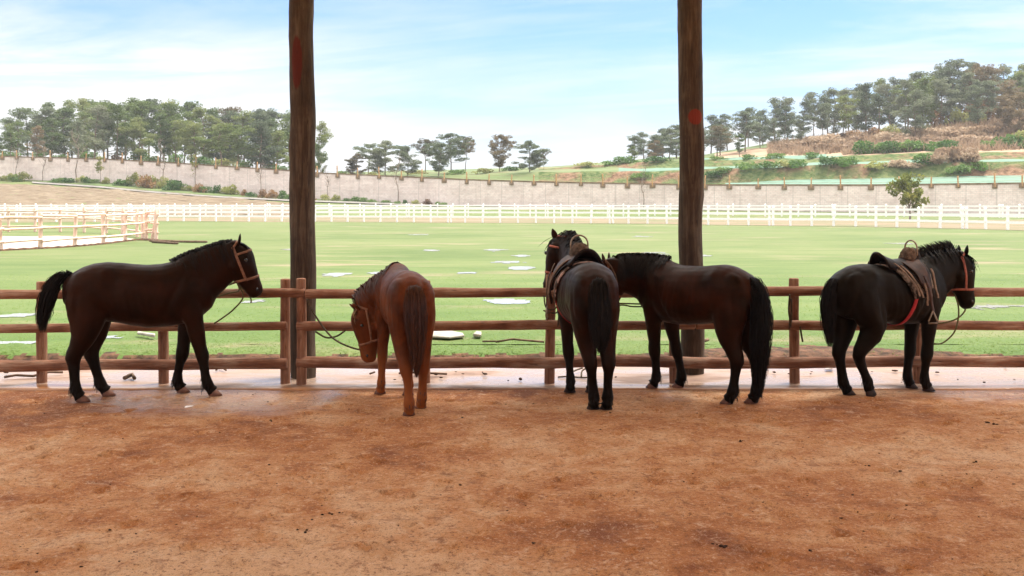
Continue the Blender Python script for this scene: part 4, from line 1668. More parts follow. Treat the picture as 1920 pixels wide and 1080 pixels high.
def make_horse(label, loc, heading, s, hooves, coat, hair, hoof_m, tail, poll=None, A=None, Fv=None, neck=None, legs=None, withers=0.0, mane=(1, .20, 0.0), seed=1,
               tail_w=1.0, feather=.6, belly=0.0, ears=((0, 0), (0, 0)), forelock=True, foremat=None, hw=1.0):
    rng = random.Random(seed)
    H = Horse()
    th = R(heading)
    root = empty('horse', loc, th, s)
    tag(root, label, 'horse')
    H.root = root
    rot = Matrix.Rotation(-th, 3, 'Z')
    A = (rot @ Vector(A)).normalized() if A else Vector((.5, 0, -.866))
    Fv = rot @ Vector(Fv) if Fv else Vector((.866, 0, .5))
    Fv = (Fv - A * Fv.dot(A)).normalized()
    L = A.cross(Fv).normalized()                # sideways axis of the head
    poll = Vector(poll) if poll else Vector((.983, 0, 1.535))
    O = poll + A * .075 - Fv * .03
    H.A, H.F, H.L, H.O = A, Fv, L, O
    X, Y, Z = Vector((1, 0, 0)), Vector((0, 1, 0)), Vector((0, 0, 1))
    HS = 1.05
    HD = 1.10
    bm = bmesh.new()
    loft(bm, [(Vector((x, 0, (zt + zb) / 2)), Y, Z, w * hw * .95, (zt - zb) / 2 + (withers * math.exp(-((x - .45) / .13) ** 2)), (zt - zb) / 2 + belly * math.exp(-((x - .05) / .3) ** 2)) for x, zt, zb, w in TORSO], 26, .92)
    # two buttock and shoulder masses
    for sy in (-1, 1):
        for (c, r) in (((-.40, sy * .105, 1.06), (.22, .12, .20)), ((.47, sy * .11, 1.02), (.14, .11, .24))):
            m_ = Matrix.Translation(c) @ Matrix.Diagonal((*r, 1))
            bmesh.ops.create_uvsphere(bm, u_segments=16, v_segments=10, radius=1, matrix=m_)
    nk = [(Vector(c), rv * 1.07, rl * 1.08) for c, rv, rl in (neck or NECK0)]
    nk.append((O + A * .075 - Fv * .088, .170, .098))
    pts = [c for c, _, _ in nk]
    rings = []
    crest = []
    for i, (c, rv, rl) in enumerate(nk):
        k = i / (len(nk) - 1)
        T = (pts[min(i + 1, len(pts) - 1)] - pts[max(i - 1, 0)]).normalized()
        up = (Z * (1 - k) + (-A + Fv * .3) * k).normalized()
        V = (up - T * up.dot(T)).normalized()
        U = V.cross(T).normalized()
        rings.append((c, U, V, rl, rv, rv))
        crest.append((c + V * rv, V, U, rl, rv))
    loft(bm, rings, 20)
    loft(bm, [(O + A * (q * HS) + Fv * ((a + b) / 2 * HD), L, Fv, w * HD, (a - b) / 2 * HD, (a - b) / 2 * HD) for q, a, b, w in HEAD], 20, .88)
    # jaw cheeks, brow ridges
    for sy in (-1, 1):
        for (q, d, l, r) in ((.15, -.075, .060, .075), (.10, .06, .070, .040), (.445, .012, .034, .034)):
            bmesh.ops.create_uvsphere(bm, u_segments=12, v_segments=8, radius=r, matrix=Matrix.Translation(O + A * q + Fv * d + L * (l * sy)))
    coronets = {}
    for nm in ('LF', 'RF', 'LH', 'RH'):
        tmpl = FRONT if nm[1] == 'F' else HIND
        sy = 1 if nm[0] == 'L' else -1
        yt = sy * (.120 if nm[1] == 'F' else .115)
        yj = []
        if legs and nm in legs:
            yj = [(Vector((x, y, z)), rx, ry) for x, y, z, rx, ry in legs[nm]]
        else:
            hx, hy = hooves[nm]
            z0 = .98 if nm[1] == 'F' else .95
            dx = hx - tmpl[-1][0]
            for x, z, rx, ry in tmpl:
                w = max(0.0, min(1.0, (z0 - z) / (z0 - .04)))
                w2 = w * w * (3 - 2 * w) * .35 + w * .65
                yj.append((Vector((x + dx * w2, yt + (hy - yt) * w2, z)), rx, ry))
        rg = []
        for i, (c, rx, ry) in enumerate(yj):
            T = (yj[min(i + 1, len(yj) - 1)][0] - yj[max(i - 1, 0)][0])
            T.y = 0
            T.normalize()
            Ux = Vector((-T.z, 0, T.x))
            k_ = 1.0 + .26 * max(0, min(1, (.75 - c.z) / .2))
            k2 = 1 + (k_ - 1) * .55
            rg.append((c, Ux, Y, rx * k_, ry * k2, ry * k2))
        loft(bm, rg, 14)
        coronets[nm] = yj
    me0 = bpy.data.meshes.new('tmp')
    bm.to_mesh(me0)
    bm.free()
    tmp = bpy.data.objects.new('tmp', me0)
    COL.objects.link(tmp)
    md = tmp.modifiers.new('r', 'REMESH')
    md.mode = 'VOXEL'
    md.voxel_size = .0125
    md2 = tmp.modifiers.new('s', 'SMOOTH')
    md2.factor = .5
    md2.iterations = 5
    dg = bpy.context.evaluated_depsgraph_get()
    me = bpy.data.meshes.new_from_object(tmp.evaluated_get(dg), depsgraph=dg)
    bpy.data.objects.remove(tmp)
    bm = bmesh.new()
    bm.from_mesh(me)
    # swell of ribs and muscles, then the ears
    for v in bm.verts:
        c = v.co
        g_ = 0.0
        ay = abs(c.y)
        if .60 < c.z < 1.3 and ay > .04:
            # ribs, flank hollow, shoulder groove, stifle fold, thigh groove
            if -.12 < c.x < .30 and c.z < 1.16:
                g_ += .0022 * math.sin((c.x + .18 * (c.z - .9)) * 92) * math.exp(-((c.z - .96) / .16) ** 2)
            g_ -= .020 * math.exp(-((c.x + .20) / .085) ** 2 - ((c.z - 1.08) / .11) ** 2)
            sx = c.x - (.34 + .45 * (c.z - .95))
            g_ -= .012 * math.exp(-(sx / .035) ** 2 - ((c.z - .98) / .22) ** 2)
            g_ += .008 * math.exp(-((sx - .08) / .05) ** 2 - ((c.z - 1.0) / .2) ** 2)
            tx = c.x - (-.245 + .30 * (.88 - c.z))
            g_ -= .014 * math.exp(-(tx / .035) ** 2 - ((c.z - .84) / .13) ** 2)
            bx = c.x - (-.50 - .15 * (1.0 - c.z))
            g_ -= .010 * math.exp(-(bx / .03) ** 2 - ((c.z - .95) / .18) ** 2)
            g_ += .010 * math.exp(-((c.x + .27) / .05) ** 2 - ((c.z - 1.225) / .04) ** 2)
        v.co = c + v.normal * (g_ + .006 * noise.noise(c * 5 + Vector((seed, 0, 0))) + .003 * noise.noise(c * 13) + .0045)
    H.bvh = BVHTree.FromBMesh(bm)
    for sy, (fw, out) in zip((-1, 1), ears):
        d = (-A * .92 + Fv * (.22 + fw) + L * sy * (.25 + out)).normalized()
        side = d.cross(Fv).normalized()
        nrm = side.cross(d).normalized()
        b = O - A * .035 + Fv * .045 + L * (.058 * sy)
        loft(bm, [(b + d * t, side, nrm, w, w * .45, w * .30) for t, w in ((-.02, .024), (.02, .032), (.045, .034), (.072, .028), (.098, .014), (.112, .003))], 10)
    body = obj('body', bm, coat, root)
    H.body = body
    for sy in (-1, 1):
        bm = bmesh.new()
        o_ = O + A * .135 + Fv * .045 + L * (.3 * sy)
        hit = H.bvh.ray_cast(o_, -L * sy)[0] or (O + A * .12 + Fv * .05 + L * (.1 * sy))
        bmesh.ops.create_uvsphere(bm, u_segments=12, v_segments=8, radius=.021, matrix=Matrix.Translation(hit - L * (.009 * sy)))
        obj('eye', bm, M['eye'], root)
        bm = bmesh.new()
        hit = H.bvh.ray_cast(O + A * .452 + Fv * .022 + L * (.3 * sy), -L * sy)[0] or (O + A * .45 + L * (.05 * sy))
        bmesh.ops.create_uvsphere(bm, u_segments=10, v_segments=8, radius=1, matrix=Matrix.Translation(hit - L * (.005 * sy)) @ Matrix.Diagonal((.013, .011, .018, 1)))
        obj('nostril', bm, M['eye'], root)
    for nm, yj in coronets.items():
        c = yj[-1][0]
        tilt = (yj[-1][0] - yj[-2][0])
        bm = bmesh.new()
        top = c + Vector((-.002, 0, .012))
        f_ = Vector((tilt.x, tilt.y * .3, 0))
        hd = f_.normalized() if f_.length > 1e-4 else X
        if legs and nm in legs and c.z > .06:      # toe resting on its tip
            dn = (c - yj[-2][0]).normalized()
            nr = Vector((-dn.z, 0, dn.x))
            loft(bm, [(top, nr, Y, .043, .043, .043), (c + dn * .03, nr, Y, .050, .048, .048), (c + dn * .066, nr, Y, .055, .05, .05)], 16)
        else:
            loft(bm, [(top, X, Y, .044, .043, .043), (Vector((c.x + .010, c.y, .030)), X, Y, .053, .049, .049), (Vector((c.x + .022, c.y, .001)), X, Y, .068, .061, .061)], 16)
        obj('hoof', bm, hoof_m, root)
        if feather:
            vs, fs = [], []
            for k in range(int(70 * feather)):
                j = rng.choice((-5, -4, -4, -3))
                c2 = yj[j][0]
                a = rng.gauss(math.pi, 1.0)
                r = yj[j][1] * .92
                p = c2 + Vector((math.cos(a) * r, math.sin(a) * r * .9, rng.uniform(-.02, .03)))
                o_ = Vector((math.cos(a), math.sin(a), 0))
                ln = rng.uniform(.03, .085) * (.5 + .5 * feather)
                ribbon(vs, fs, [p, p + o_ * ln * .30 - Z * ln * .45, p + o_ * ln * .42 - Z * ln], rng.uniform(.003, .006), Vector((-o_.y, o_.x, 0)))
            me = bpy.data.meshes.new('fetlock_hair')
            me.from_pydata(vs, [], fs)
            obj('fetlock_hair', me, hair, root)
    # mane
    side_, mlen, stand = mane
    vs, fs = [], []
    cp = smooth_path([c[0] for c in crest], 12)
    n = len(cp)
    for k in range(1500):
        t = rng.random()
        q = t * (n - 1)
        i = min(n - 2, int(q))
        p = cp[i].lerp(cp[i + 1], q - i)
        ci = min(len(crest) - 2, int(t * (len(crest) - 1)))
        ft = t * (len(crest) - 1) - ci
        V = crest[ci][1].lerp(crest[ci + 1][1], ft).normalized()
        U = crest[ci][2].lerp(crest[ci + 1][2], ft).normalized()
        rl = crest[ci][3] + (crest[ci + 1][3] - crest[ci][3]) * ft
        sd = side_ if side_ and rng.random() < .85 else rng.choice((-1, 1))
        ln = mlen * rng.uniform(.55, 1.2) * min(1, .35 + t * 2.2)
        T = (cp[i + 1] - cp[i]).normalized()
        root_p = p + V * .004 + U * rng.gauss(0, .010)
        sw = rng.gauss(0, .18)
        if stand and rng.random() < .6:
            h = stand * rng.uniform(.5, 1.3)
            pts_ = [root_p, root_p + V * h * .6 + U * sd * .015 + T * sw * h, root_p + V * h + U * sd * .04 + T * (sw - .2) * h]
        else:
            hu = rng.uniform(.008, .034)
            pts_ = [root_p, root_p + V * hu + U * sd * hu]
            for m_ in range(1, 5):
                u = m_ / 4
                pts_.append(root_p + U * sd * (.022 + (rl * 1.0) * min(1, u * ln / .17) ** .55) - (V * .75 + Z * .25) * (ln * u) + T * sw * ln * u + U * rng.gauss(0, .006))
        for j_ in range(len(pts_)):            # keep the hair outside the skin
            near, nr_, _, dist = H.bvh.find_nearest(pts_[j_])
            if near and ((pts_[j_] - near).dot(nr_) < .006 or j_ == 0):
                pts_[j_] = near + nr_ * rng.uniform(.004, .012)
        ribbon(vs, fs, pts_, rng.uniform(.003, .007), T if rng.random() < .7 else V)
    me = bpy.data.meshes.new('mane')
    me.from_pydata(vs, [], fs)
    obj('mane', me, hair, root)
    if forelock:
        vs, fs = [], []
        for k in range(90):
            l0 = rng.gauss(0, .026)
            p = O - A * .05 + Fv * .055 + L * l0
            ln = rng.uniform(.10, .21)
            sp = rng.gauss(0, .028)
            pts_ = [p]
            for m_ in range(1, 5):
                u = m_ / 4
                hump = .060 * min(1, u * 1.8)
                pts_.append(p + A * (ln * u) + Fv * (hump - .02 * u + rng.gauss(0, .006) + .01) + L * (l0 * .8 + sp) * u)
            ribbon(vs, fs, pts_, rng.uniform(.004, .009), L)
        me = bpy.data.meshes.new('forelock')
        me.from_pydata(vs, [], fs)
        obj('forelock', me, foremat or hair, root)
    # tail
    tp = smooth_path([q[:3] for q in tail], 8)
    tr = [q[3] for q in tail]
    n = len(tp)

    def rad(t):
        u = t * (len(tr) - 1)
        i = min(len(tr) - 2, int(u))
        return tr[i] + (tr[i + 1] - tr[i]) * (u - i)
    bm = bmesh.new()
    fr = frames(tp, Vector((1, 0, .2)))
    core = int(n * .86)
    loft(bm, [(tp[i], fr[i][1], fr[i][2], rad(i / (n - 1)) * .60, rad(i / (n - 1)) * .52, rad(i / (n - 1)) * .52) for i in range(core)], 12)
    vs, fs = [], []
    for k in range(int(900 * tail_w)):
        a = rng.uniform(0, 6.28)
        q = rng.uniform(.40, 1.0) if rng.random() < .93 else rng.uniform(1.0, 1.3)
        t0 = rng.uniform(0, .45) if rng.random() < .6 else 0
        t1 = rng.uniform(.62, 1.0)
        pts_ = []
        for m_ in range(9):
            t = t0 + (t1 - t0) * m_ / 8
            i = min(n - 1, int(t * (n - 1)))
            rr = rad(t) * (q if m_ else .5 * q)
            pts_.append(tp[i] + fr[i][1] * (math.cos(a) * rr) + fr[i][2] * (math.sin(a) * rr * .85) + Vector((rng.gauss(0, .004), rng.gauss(0, .004), 0)))
        ribbon(vs, fs, pts_, rng.uniform(.002, .0055), fr[n // 2][1] if rng.random() < .6 else fr[n // 2][2])
    me2 = bpy.data.meshes.new('t2')
    me2.from_pydata(vs, [], fs)
    bm.from_mesh(me2)
    bpy.data.meshes.remove(me2)
    obj('tail', bm, hair, root)
    return H


def strap_bm(bm, hits, wv, w, th=.004):
    """flat band through surface hits [(point, normal)], wv = direction of its width"""
    prev = None
    for p, nr in hits:
        wd = (wv - nr * wv.dot(nr)).normalized() if not callable(wv) else wv(p, nr)
        vs = [bm.verts.new(p + nr * q + wd * e) for q, e in ((.001, -w), (th + .001, -w), (th + .001, w), (.001, w))]
        if prev:
            for k in range(4):
                bm.faces.new((prev[k], vs[k], vs[(k + 1) % 4], prev[(k + 1) % 4]))
        else:
            bm.faces.new(vs[::-1])
        prev = vs
    if prev:
        bm.faces.new(prev)


def halter(H, mat, brow=False, w=.012):
    A, Fv, L, O, bvh = H.A, H.F, H.L, H.O, H.bvh
    h = empty('halter')
    h.parent = H.root

    def ringband(s0, slope, a0, a1, n=28):
        hits = []
        for k in range(n + 1):
            a = a0 + (a1 - a0) * k / n
            d = L * math.cos(a) + Fv * math.sin(a)
            c = O + A * (s0 + slope * math.sin(a)) + Fv * -.03
            r = bvh.ray_cast(c + d * .24, -d)
            if r[0] and r[3] > .02:
                hits.append((r[0], r[1]))
        return hits
    bm = bmesh.new()
    strap_bm(bm, ringband(.315, 0.02, 0, 6.2832), A, w)
    obj('noseband', bm, mat, h)
    for sy in (-1, 1):
        hits = []
        for k in range(15):
            u = k / 14
            q = .315 + (-.03 - .315) * u
            d = -.035 + .02 * u
            r = bvh.ray_cast(O + A * q + Fv * d + L * (.45 * sy), -L * sy)
            if r[0]:
                hits.append((r[0], r[1]))
        bm = bmesh.new()
        strap_bm(bm, hits, Fv, w)
        obj('cheek_strap', bm, mat, h)
    bm = bmesh.new()
    strap_bm(bm, ringband(-.02, -.05, .0, math.pi, 18), A, w)
    obj('crown_strap', bm, mat, h)
    if brow:
        bm = bmesh.new()
        strap_bm(bm, ringband(.045, .02, .2, math.pi - .2, 16), A, w * .9)
        obj('brow_band', bm, mat, h)
    return h


def saddle(H, label, pad_x=(-.07, .15, .40, .44), ang=(1.72, 1.72), girth_x=(.20, .10), pad=None):
    bvh = H.bvh
    base = Vector((.18, 0, 1.29))
    root = empty('saddle', H.root.location + Matrix.Rotation(H.root.rotation_euler.z, 3, 'Z') @ (base * H.root.scale.x), H.root.rotation_euler.z, H.root.scale.x)
    tag(root, label, 'saddle')

    def surf(x, a, off):
        d = Vector((0, math.sin(a), math.cos(a)))
        c = Vector((x, 0, 1.02))
        r = bvh.ray_cast(c + d * .6, -d)
        p = r[0] if r[0] else c + d * .27
        return p + d * off - base

    def drape(xr0, xr1, xf0, xf1, aL, aR, off, th, mat, name, n=22, m=14, wav=.012):
        bm = bmesh.new()
        rows = []
        for j in range(n + 1):
            a = -aR + (aL + aR) * j / n
            k = abs(a) / max(aL, aR)
            x0 = xr0 + (xr1 - xr0) * k ** 1.2 + wav * noise.noise(Vector((a * 4, off * 50, 0)))
            x1 = xf0 + (xf1 - xf0) * k + wav * noise.noise(Vector((a * 4, off * 50, 7)))
            rows.append([bm.verts.new(surf(x0 + (x1 - x0) * i / m, a * (1 + .03 * noise.noise(Vector((i * .7, 3, off)))), off + .004 * noise.noise(Vector((i * .8, a * 5, off))))) for i in range(m + 1)])
        for j in range(n):
            for i in range(m):
                bm.faces.new((rows[j][i], rows[j][i + 1], rows[j + 1][i + 1], rows[j + 1][i]))
        bmesh.ops.recalc_face_normals(bm, faces=bm.faces[:])
        bmesh.ops.solidify(bm, geom=bm.faces[:], thickness=th)
        return obj(name, bm, mat, root)
    pr0, pr1, pf0, pf1 = pad_x
    drape(pr0, pr1, pf0, pf1, ang[0], ang[1], .022, .014, pad or M['pad'], 'saddle_pad')
    drape(pr0 + .05, pr1 + .10, pf0 - .02, pf1 - .06, ang[0] * .80, ang[1] * .80, .046, .012, M['leather_d'], 'skirt')
    drape(pr0 + .17, pr1 + .13, pf0 - .05, pf1 - .10, ang[0] * 1.02, ang[1] * 1.02, .064, .010, M['leather'], 'flap')
    # seat with raised cantle and pommel
    x0, x1 = pr0 + .01, pf0 - .01

    def topz(x):
        r = bvh.ray_cast(Vector((x, 0, 2.5)), Vector((0, 0, -1)))
        return r[0].z if r[0] else 1.3
    bm = bmesh.new()
    rows = []
    NX, NY = 22, 14
    for i in range(NX + 1):
        t = i / NX
        x = x0 + (x1 - x0) * t
        prof = .050 + .075 * max(0, 1 - t / .34) ** 1.7 + .07 * max(0, (t - .62) / .38) ** 1.5
        wy = .17 * (1 - .45 * t) * (1.0 if t > .06 else .86)
        row = []
        for j in range(NY + 1):
            u = j / NY * 2 - 1
            y = u * wy
            dish = .03 * u * u if .15 < t < .6 else 0
            z = topz(x) + prof - (abs(u) ** 2.2) * (.085 + .06 * max(0, 1 - t / .34)) + dish
            row.append(bm.verts.new(Vector((x - .05 * max(0, 1 - t / .2) * (1 - u * u), y, z)) - base))
        rows.append(row)
    for i in range(NX):
        for j in range(NY):
            bm.faces.new((rows[i][j], rows[i + 1][j], rows[i + 1][j + 1], rows[i][j + 1]))
    bmesh.ops.recalc_face_normals(bm, faces=bm.faces[:])
    bmesh.ops.solidify(bm, geom=bm.faces[:], thickness=.022)
    obj('seat', bm, M['leather_d'], root)
    # fleece over the pommel
    bm = bmesh.new()
    xc = pf0 - .075
    zt = topz(xc)
    bmesh.ops.create_uvsphere(bm, u_segments=28, v_segments=18, radius=1, matrix=Matrix.Translation(Vector((xc, 0, zt + .050)) - base) @ Matrix.Diagonal((.095, .10, .115, 1)))
    for v in bm.verts:
        v.co += v.normal * .014 * noise.noise(v.co * 38)
    obj('pommel', bm, M['fleece'], root)
    bm = bmesh.new()
    xh = xc + .03
    pts = [Vector((xh, math.cos(a) * .085, zt + .150 + math.sin(a) * .085)) - base for a in [math.pi * k / 14 for k in range(15)]]
    pts = [pts[0] - Vector((0, 0, .14))] + pts + [pts[-1] - Vector((0, 0, .14))]
    tube(bm, pts, .0085, 8)
    obj('grab_handle', bm, M['iron'], root)
    # girth round the belly
    bm = bmesh.new()
    hits = []
    for k in range(31):
        a = 1.35 + (2 * math.pi - 2.7) * k / 30
        d = Vector((0, math.sin(a), math.cos(a)))
        x = girth_x[0] + (girth_x[1] - girth_x[0]) * math.sin((k / 30) * math.pi)
        r = bvh.ray_cast(Vector((x, 0, 1.0)) + d * .6, -d)
        if r[0]:
            hits.append((r[0] + d * .006 - base, d))
    strap_bm(bm, hits, Vector((1, 0, 0)), .022, .006)
    obj('girth', bm, M['girth'], root)
    for sy in (-1, 1):
        # hanging straps, stirrup leather and iron
        bm = bmesh.new()
        for (xa, xb, a0, a1, w) in ((pf0 - .02, pf1 - .02, .75, 1.70, .012), (pf0 - .12, pf1 - .10, 1.2, 1.85, .010), (pf0 - .17, pf1 - .17, 1.2, 1.9, .012), (pr0 + .10, pr1 + .05, .6, 1.65, .011), (pr0 + .04, pr1 + .005, .5, 1.6, .010)):
            hits = []
            for k in range(13):
                t = k / 12
                a = (a0 + (a1 - a0) * t) * sy
                hits.append((surf(xa + (xb - xa) * t + .01 * noise.noise(Vector((t * 3, xa * 9, sy))), a, .080 - .01 * t), Vector((0, math.sin(a), math.cos(a)))))
            strap_bm(bm, hits, Vector((1, 0, 0)), w, .005)
        obj('tie_strap', bm, M['strap_p'], root)
        bm = bmesh.new()
        hits = []
        for k in range(14):
            t = k / 13
            a = (1.0 + .75 * t) * sy
            hits.append((surf(.24 + .06 * t, a, .088), Vector((0, math.sin(a), math.cos(a)))))
        e = hits[-1][0]
        hits.append((e + Vector((.02, sy * .005, -.10)), Vector((0, sy, 0))))
        strap_bm(bm, hits, Vector((1, 0, 0)), .016, .006)
        sl = obj('stirrup_leather', bm, M['leather'], root)
        q = hits[-1][0]
        bm = bmesh.new()
        tube(bm, [q, q + Vector((-.055, 0, -.10)), q + Vector((-.055, 0, -.125)), q + Vector((.055, 0, -.125)), q + Vector((.055, 0, -.10)), q + Vector((.0, 0, .002))], .008, 6)
        obj('stirrup_iron', bm, M['iron'], sl)
    return root


DOCK = (-.60, 0, 1.19)
bay = coat_mat('dark_bay_coat', (.034, .0090, .0038), (.008, .0028, .0016), (.0045, .0026, .002))
bay2 = coat_mat('bay_coat', (.040, .0098, .0040), (.010, .0034, .0018), (.004, .0025, .002))
brown = coat_mat('brown_coat', (.054, .0140, .0054), (.012, .004, .002), (.0045, .0026, .002), (.30, .70))
black = coat_mat('black_coat', (.0042, .0028, .0022), (.0025, .0018, .0015), (.003, .002, .0016))
chest = coat_mat('chestnut_coat', (.105, .0255, .0075), (.040, .0088, .003), (.22, .064, .018), (.14, .55))

h1 = make_horse('bare dark bay horse in profile facing right with its tail lifted', (fx(256, 9.65), 9.63, 0), 14, .985,
                {'RF': (.735, -.13), 'LF': (.415, .12), 'RH': (-.48, -.13), 'LH': (-.285, .12)}, bay, M['hair_b'], M['hoof'], belly=.025, poll=(.945, 0, 1.515), A=(.40, .10, -.91), Fv=(.9, .22, .42), tail=
                [(-.57, 0, 1.20, .045), (-.665, 0, 1.195, .062), (-.745, -.01, 1.12, .075), (-.795, -.01, 1.00, .084), (-.825, -.01, .86, .078), (-.84, -.01, .74, .062), (-.84, -.01, .65, .04)],
                mane=(1, .22, .022), seed=3, feather=1.0, ears=((.35, .1), (.35, .1)))
halter(h1, M['halter'], True, .013)

h2 = make_horse('chestnut horse seen from behind, bending its head low to the left', (-1.01, 9.33, 0), 105, .95,
                {'LF': (.53, .165), 'RF': (.37, -.10), 'LH': (-.58, .045), 'RH': (-.30, -.115)}, chest, M['hair_c'], M['hoof'],
                [(-.595, 0, 1.19, .050), (-.655, 0, 1.13, .075), (-.69, 0, .98, .090), (-.695, -.005, .80, .082), (-.69, -.01, .62, .060), (-.685, -.01, .46, .032), (-.68, -.01, .36, .012)],
                poll=(.70, .36, .90), A=(.13, -.10, -.97), Fv=(-.93, -.30, -.05),
                neck=[((.45, 0, 1.06), .25, .16), ((.555, .085, 1.045), .19, .12), ((.625, .185, 1.0), .155, .10), ((.675, .275, .945), .140, .09)],
                mane=(-1, .16, 0.0), seed=5, feather=.35, foremat=M['hair_f'], ears=((.8, .3), (.8, .3)), hw=.84)
halter(h2, M['halter'], False, .011)

h3 = make_horse('saddled dark bay horse seen from behind, its head over the rail and turned left', (.70, 9.45, 0), 96, 1.0,
                {'LF': (.40, .085), 'RF': (.375, -.125), 'LH': (-.40, .0), 'RH': (-.425, -.115)}, bay2, M['hair_b'], M['hoof_b'],
                [(-.60, 0, 1.19, .045), (-.66, 0, 1.13, .070), (-.70, 0, .98, .088), (-.705, -.005, .80, .090), (-.70, -.01, .64, .068), (-.695, -.01, .54, .03)],
                poll=(1.0, .07, 1.52), A=(-.28, -.14, -.95), Fv=(-.46, -.86, .22), neck=[((.50, 0, 1.08), .27, .16), ((.66, 0, 1.205), .235, .125), ((.80, .01, 1.30), .20, .105), ((.92, .03, 1.37), .172, .090)],
                mane=(-1, .10, 0.0), seed=8, feather=.7, ears=((.0, .35), (.0, .35)))
halter(h3, M['halter_r'], True, .012)
saddle(h3, 'saddle with camouflage pad and grab handle on the bay horse seen from behind', ang=(1.95, 1.95))

h4 = make_horse('brown horse in profile facing left with long black tail to its hooves', (1.83, 9.68, 0), 134, .97,
                {'LF': (.57, .03), 'RF': (.40, -.19), 'LH': (-.43, .15), 'RH': (-.57, -.05)}, brown, M['hair_b'], M['hoof'],
                [(-.57, 0, 1.20, .050), (-.645, 0, 1.13, .075), (-.685, 0, .98, .090), (-.695, .0, .78, .098), (-.69, .0, .56, .092), (-.68, .0, .34, .078), (-.67, .0, .16, .052), (-.665, 0, .06, .03)],
                poll=(.97, .27, 1.335), A=(-.05, .06, -1.0), Fv=(-.86, .5, 0), neck=[((.50, 0, 1.08), .27, .16), ((.63, .04, 1.135), .23, .125), ((.755, .11, 1.165), .195, .105), ((.86, .19, 1.18), .17, .09)],
                mane=(1, .22, .03), seed=13, feather=.9, tail_w=1.25)
halter(h4, M['halter'], False)

flex = [(-.36, -.125, 1.08, .20, .12), (-.33, -.13, .92, .20, .13), (-.28, -.13, .80, .17, .12), (-.25, -.125, .71, .135, .105), (-.28, -.115, .61, .10, .08), (-.35, -.105, .52, .068, .056), (-.395, -.10, .46, .058, .048), (-.405, -.095, .42, .054, .046),
        (-.385, -.09, .36, .043, .038), (-.345, -.085, .28, .038, .034), (-.305, -.08, .21, .037, .034), (-.275, -.075, .155, .044, .040), (-.268, -.073, .125, .042, .040), (-.262, -.072, .095, .037, .037), (-.25, -.072, .066, .046, .044)]
h5 = make_horse('black saddled horse facing right with a red girth and resting hind leg', (3.66, 9.80, 0), 22, .965,
                {'RF': (.50, -.075), 'LF': (.455, .115), 'LH': (-.40, .07), 'RH': (-.25, -.07)}, black, M['hair_b'], M['hoof_b'],
                [(-.60, 0, 1.18, .045), (-.665, 0, 1.10, .065), (-.70, 0, .95, .075), (-.70, 0, .78, .070), (-.69, 0, .62, .048), (-.68, 0, .50, .02)],
                poll=(1.0, -.03, 1.425), A=(.17, -.02, -.98), Fv=(.95, .1, .2), neck=[((.50, 0, 1.08), .27, .16), ((.64, 0, 1.165), .235, .125), ((.775, -.01, 1.225), .198, .105), ((.89, -.02, 1.26), .172, .090)],
                legs={'RH': flex}, mane=(1, .16, .085), seed=21, feather=.6)
halter(h5, M['halter_r'], False, .012)
saddle(h5, 'saddle with dark pad and grab handle on the black horse facing right', pad=M['pad_d'])


# lead ropes
def rope(pieces, label, mat='rope', r=.0075):
    bm = bmesh.new()
    for pts in pieces:
        sm = smooth_path([P(*q) if len(q) == 3 else Vector(q[:3]) for q in pts], 8)
        tube(bm, sm, r, 6)
    o = obj('lead_rope', bm, M[mat])
    tag(o, label, 'rope')


def hp_(H, q, d, l):
    return H.root.matrix_world @ (H.O + H.A * q + H.F * d + H.L * l)


bpy.context.view_layer.update()


def wp_(v):
    return (960 + v.x / v.y * F, HZ + (EYE - v.z) / v.y * F, v.y)


j1 = wp_(hp_(h1, .315, -.13, 0))
rope([[j1, (456, 556, 9.95), (438, 580, 10.0), (416, 597, 10.1), (402, 606, 10.19)], [j1, (448, 545, 9.95), (428, 550, 10.05), (396, 560, 10.15)], [j1, (468, 555, 9.98), (471, 568, 9.98)]],
     'brown lead rope hanging from the halter of the bare dark bay horse', 'rope_g', .008)
j2 = wp_(hp_(h2, .42, -.05, 0))
rope([[(576, 560, 10.17), (590, 590, 10.12), (622, 632, 10.0), (660, 652, 9.85), j2], [(592, 622, 10.20), (612, 633, 10.05), (632, 630, 10.05), (648, 619, 10.19)]],
     'lead rope sagging from the doubled posts to the muzzle of the chestnut horse', 'rope', .009)
j3 = wp_(hp_(h3, .40, -.08, 0))
rope([[(1020, 553, 10.18), (1022, 572, 10.17), (1028, 580, 10.17), (1040, 579, 10.17), (1050, 566, 10.10)], [(1019, 582, 10.2), (1030, 586, 10.17), (1042, 587, 10.16), (1048, 583, 10.1), (1047, 600, 10.12), (1046, 612, 10.14)],
      [j3, (1050, 548, 10.3), (1049, 560, 10.14), (1050, 580, 10.1)]],
     'dark rope looped round the fence post under the head of the saddled bay horse', 'rope', .008)
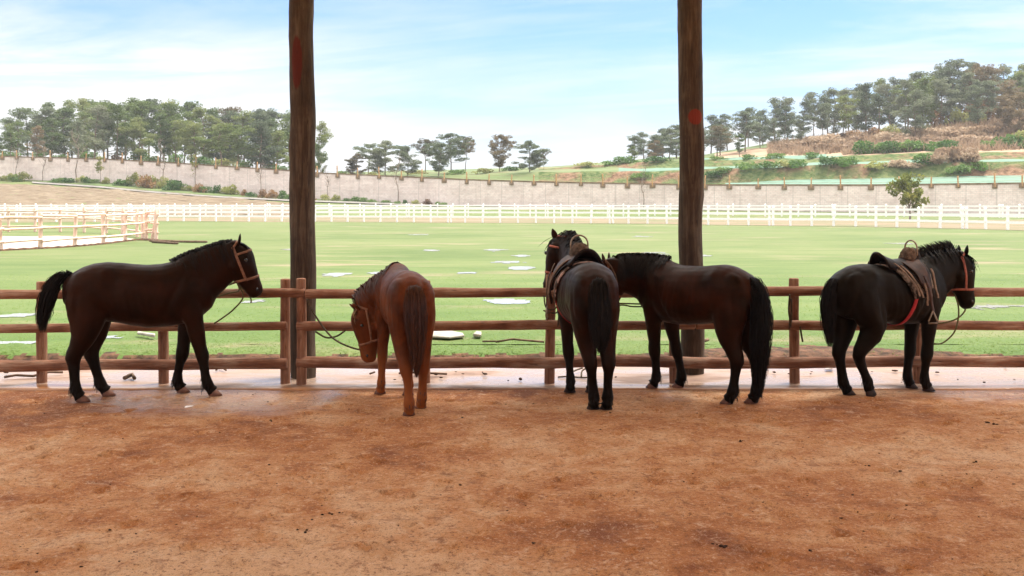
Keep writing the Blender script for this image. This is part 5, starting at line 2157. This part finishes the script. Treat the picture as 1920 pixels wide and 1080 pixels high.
rope([[(1075, 572, 10.16), (1120, 576, 10.14), (1165, 572, 10.12), (1190, 575, 10.12), (1240, 573, 10.2), (1264, 570, 10.22)], [(1075, 568, 10.16), (1165, 569, 10.12), (1240, 571, 10.2), (1264, 568, 10.22)]],
     'taut dark rope running level behind the brown horse between two posts', 'rope', .008)
j5 = wp_(hp_(h5, .34, -.12, 0))
j5b = wp_(hp_(h5, .47, -.03, 0))
rope([[j5, (1797, 575, 10.1), (1796, 602, 10.1), (1787, 626, 10.1), (1765, 644, 10.1), (1745, 642, 10.1), (1738, 634, 10.15)], [j5b, (1809, 583, 10.1), (1795, 597, 10.1), (1775, 604, 10.15), (1748, 608, 10.19)]],
     'greenish lead rope hanging in a loop from the halter of the black horse', 'rope_g', .008)
rope([[(1481, 552, 10.14), (1479, 580, 10.16), (1481, 600, 10.16), (1480, 618, 10.16)], [(1483, 560, 10.14), (1484, 590, 10.15), (1482, 612, 10.16)], [(1500, 612, 10.15), (1503, 630, 10.15), (1505, 641, 10.15)]],
     'frayed dark rope hanging on the post between the brown and black horses', 'rope', .010)
rope([[G(1048, 705, .045), G(1062, 706, .05), G(1090, 708, .045), G(1112, 708, .045)]] if False else
     [[(1046, 707, 10.6), (1066, 706, 10.6), (1092, 708, 10.55), (1112, 707, 10.55)], [(1066, 701, 10.7), (1080, 694, 10.85), (1092, 690, 10.95)], [(1090, 706, 10.6), (1092, 695, 10.7), (1104, 690, 10.75), (1112, 700, 10.65)]],
     'tangle of dark rope on the concrete between the front legs of the saddled bay', 'rope', .009)

# ------------------------------------------------------------------ damp air
bm = bmesh.new()
box(bm, -330, 330, -40, 300, -1.6, 42)
hm = bpy.data.materials.new('haze')
hm.use_nodes = True
ht = hm.node_tree
ht.nodes.clear()
pv = ht.nodes.new('ShaderNodeVolumePrincipled')
pv.inputs['Color'].default_value = (.93, .96, 1.0, 1)
pv.inputs['Density'].default_value = .00042
pv.inputs['Anisotropy'].default_value = .2
ho_ = ht.nodes.new('ShaderNodeOutputMaterial')
ht.links.new(pv.outputs[0], ho_.inputs['Volume'])
tag(obj('haze', bm, hm, None, False), kind='stuff')
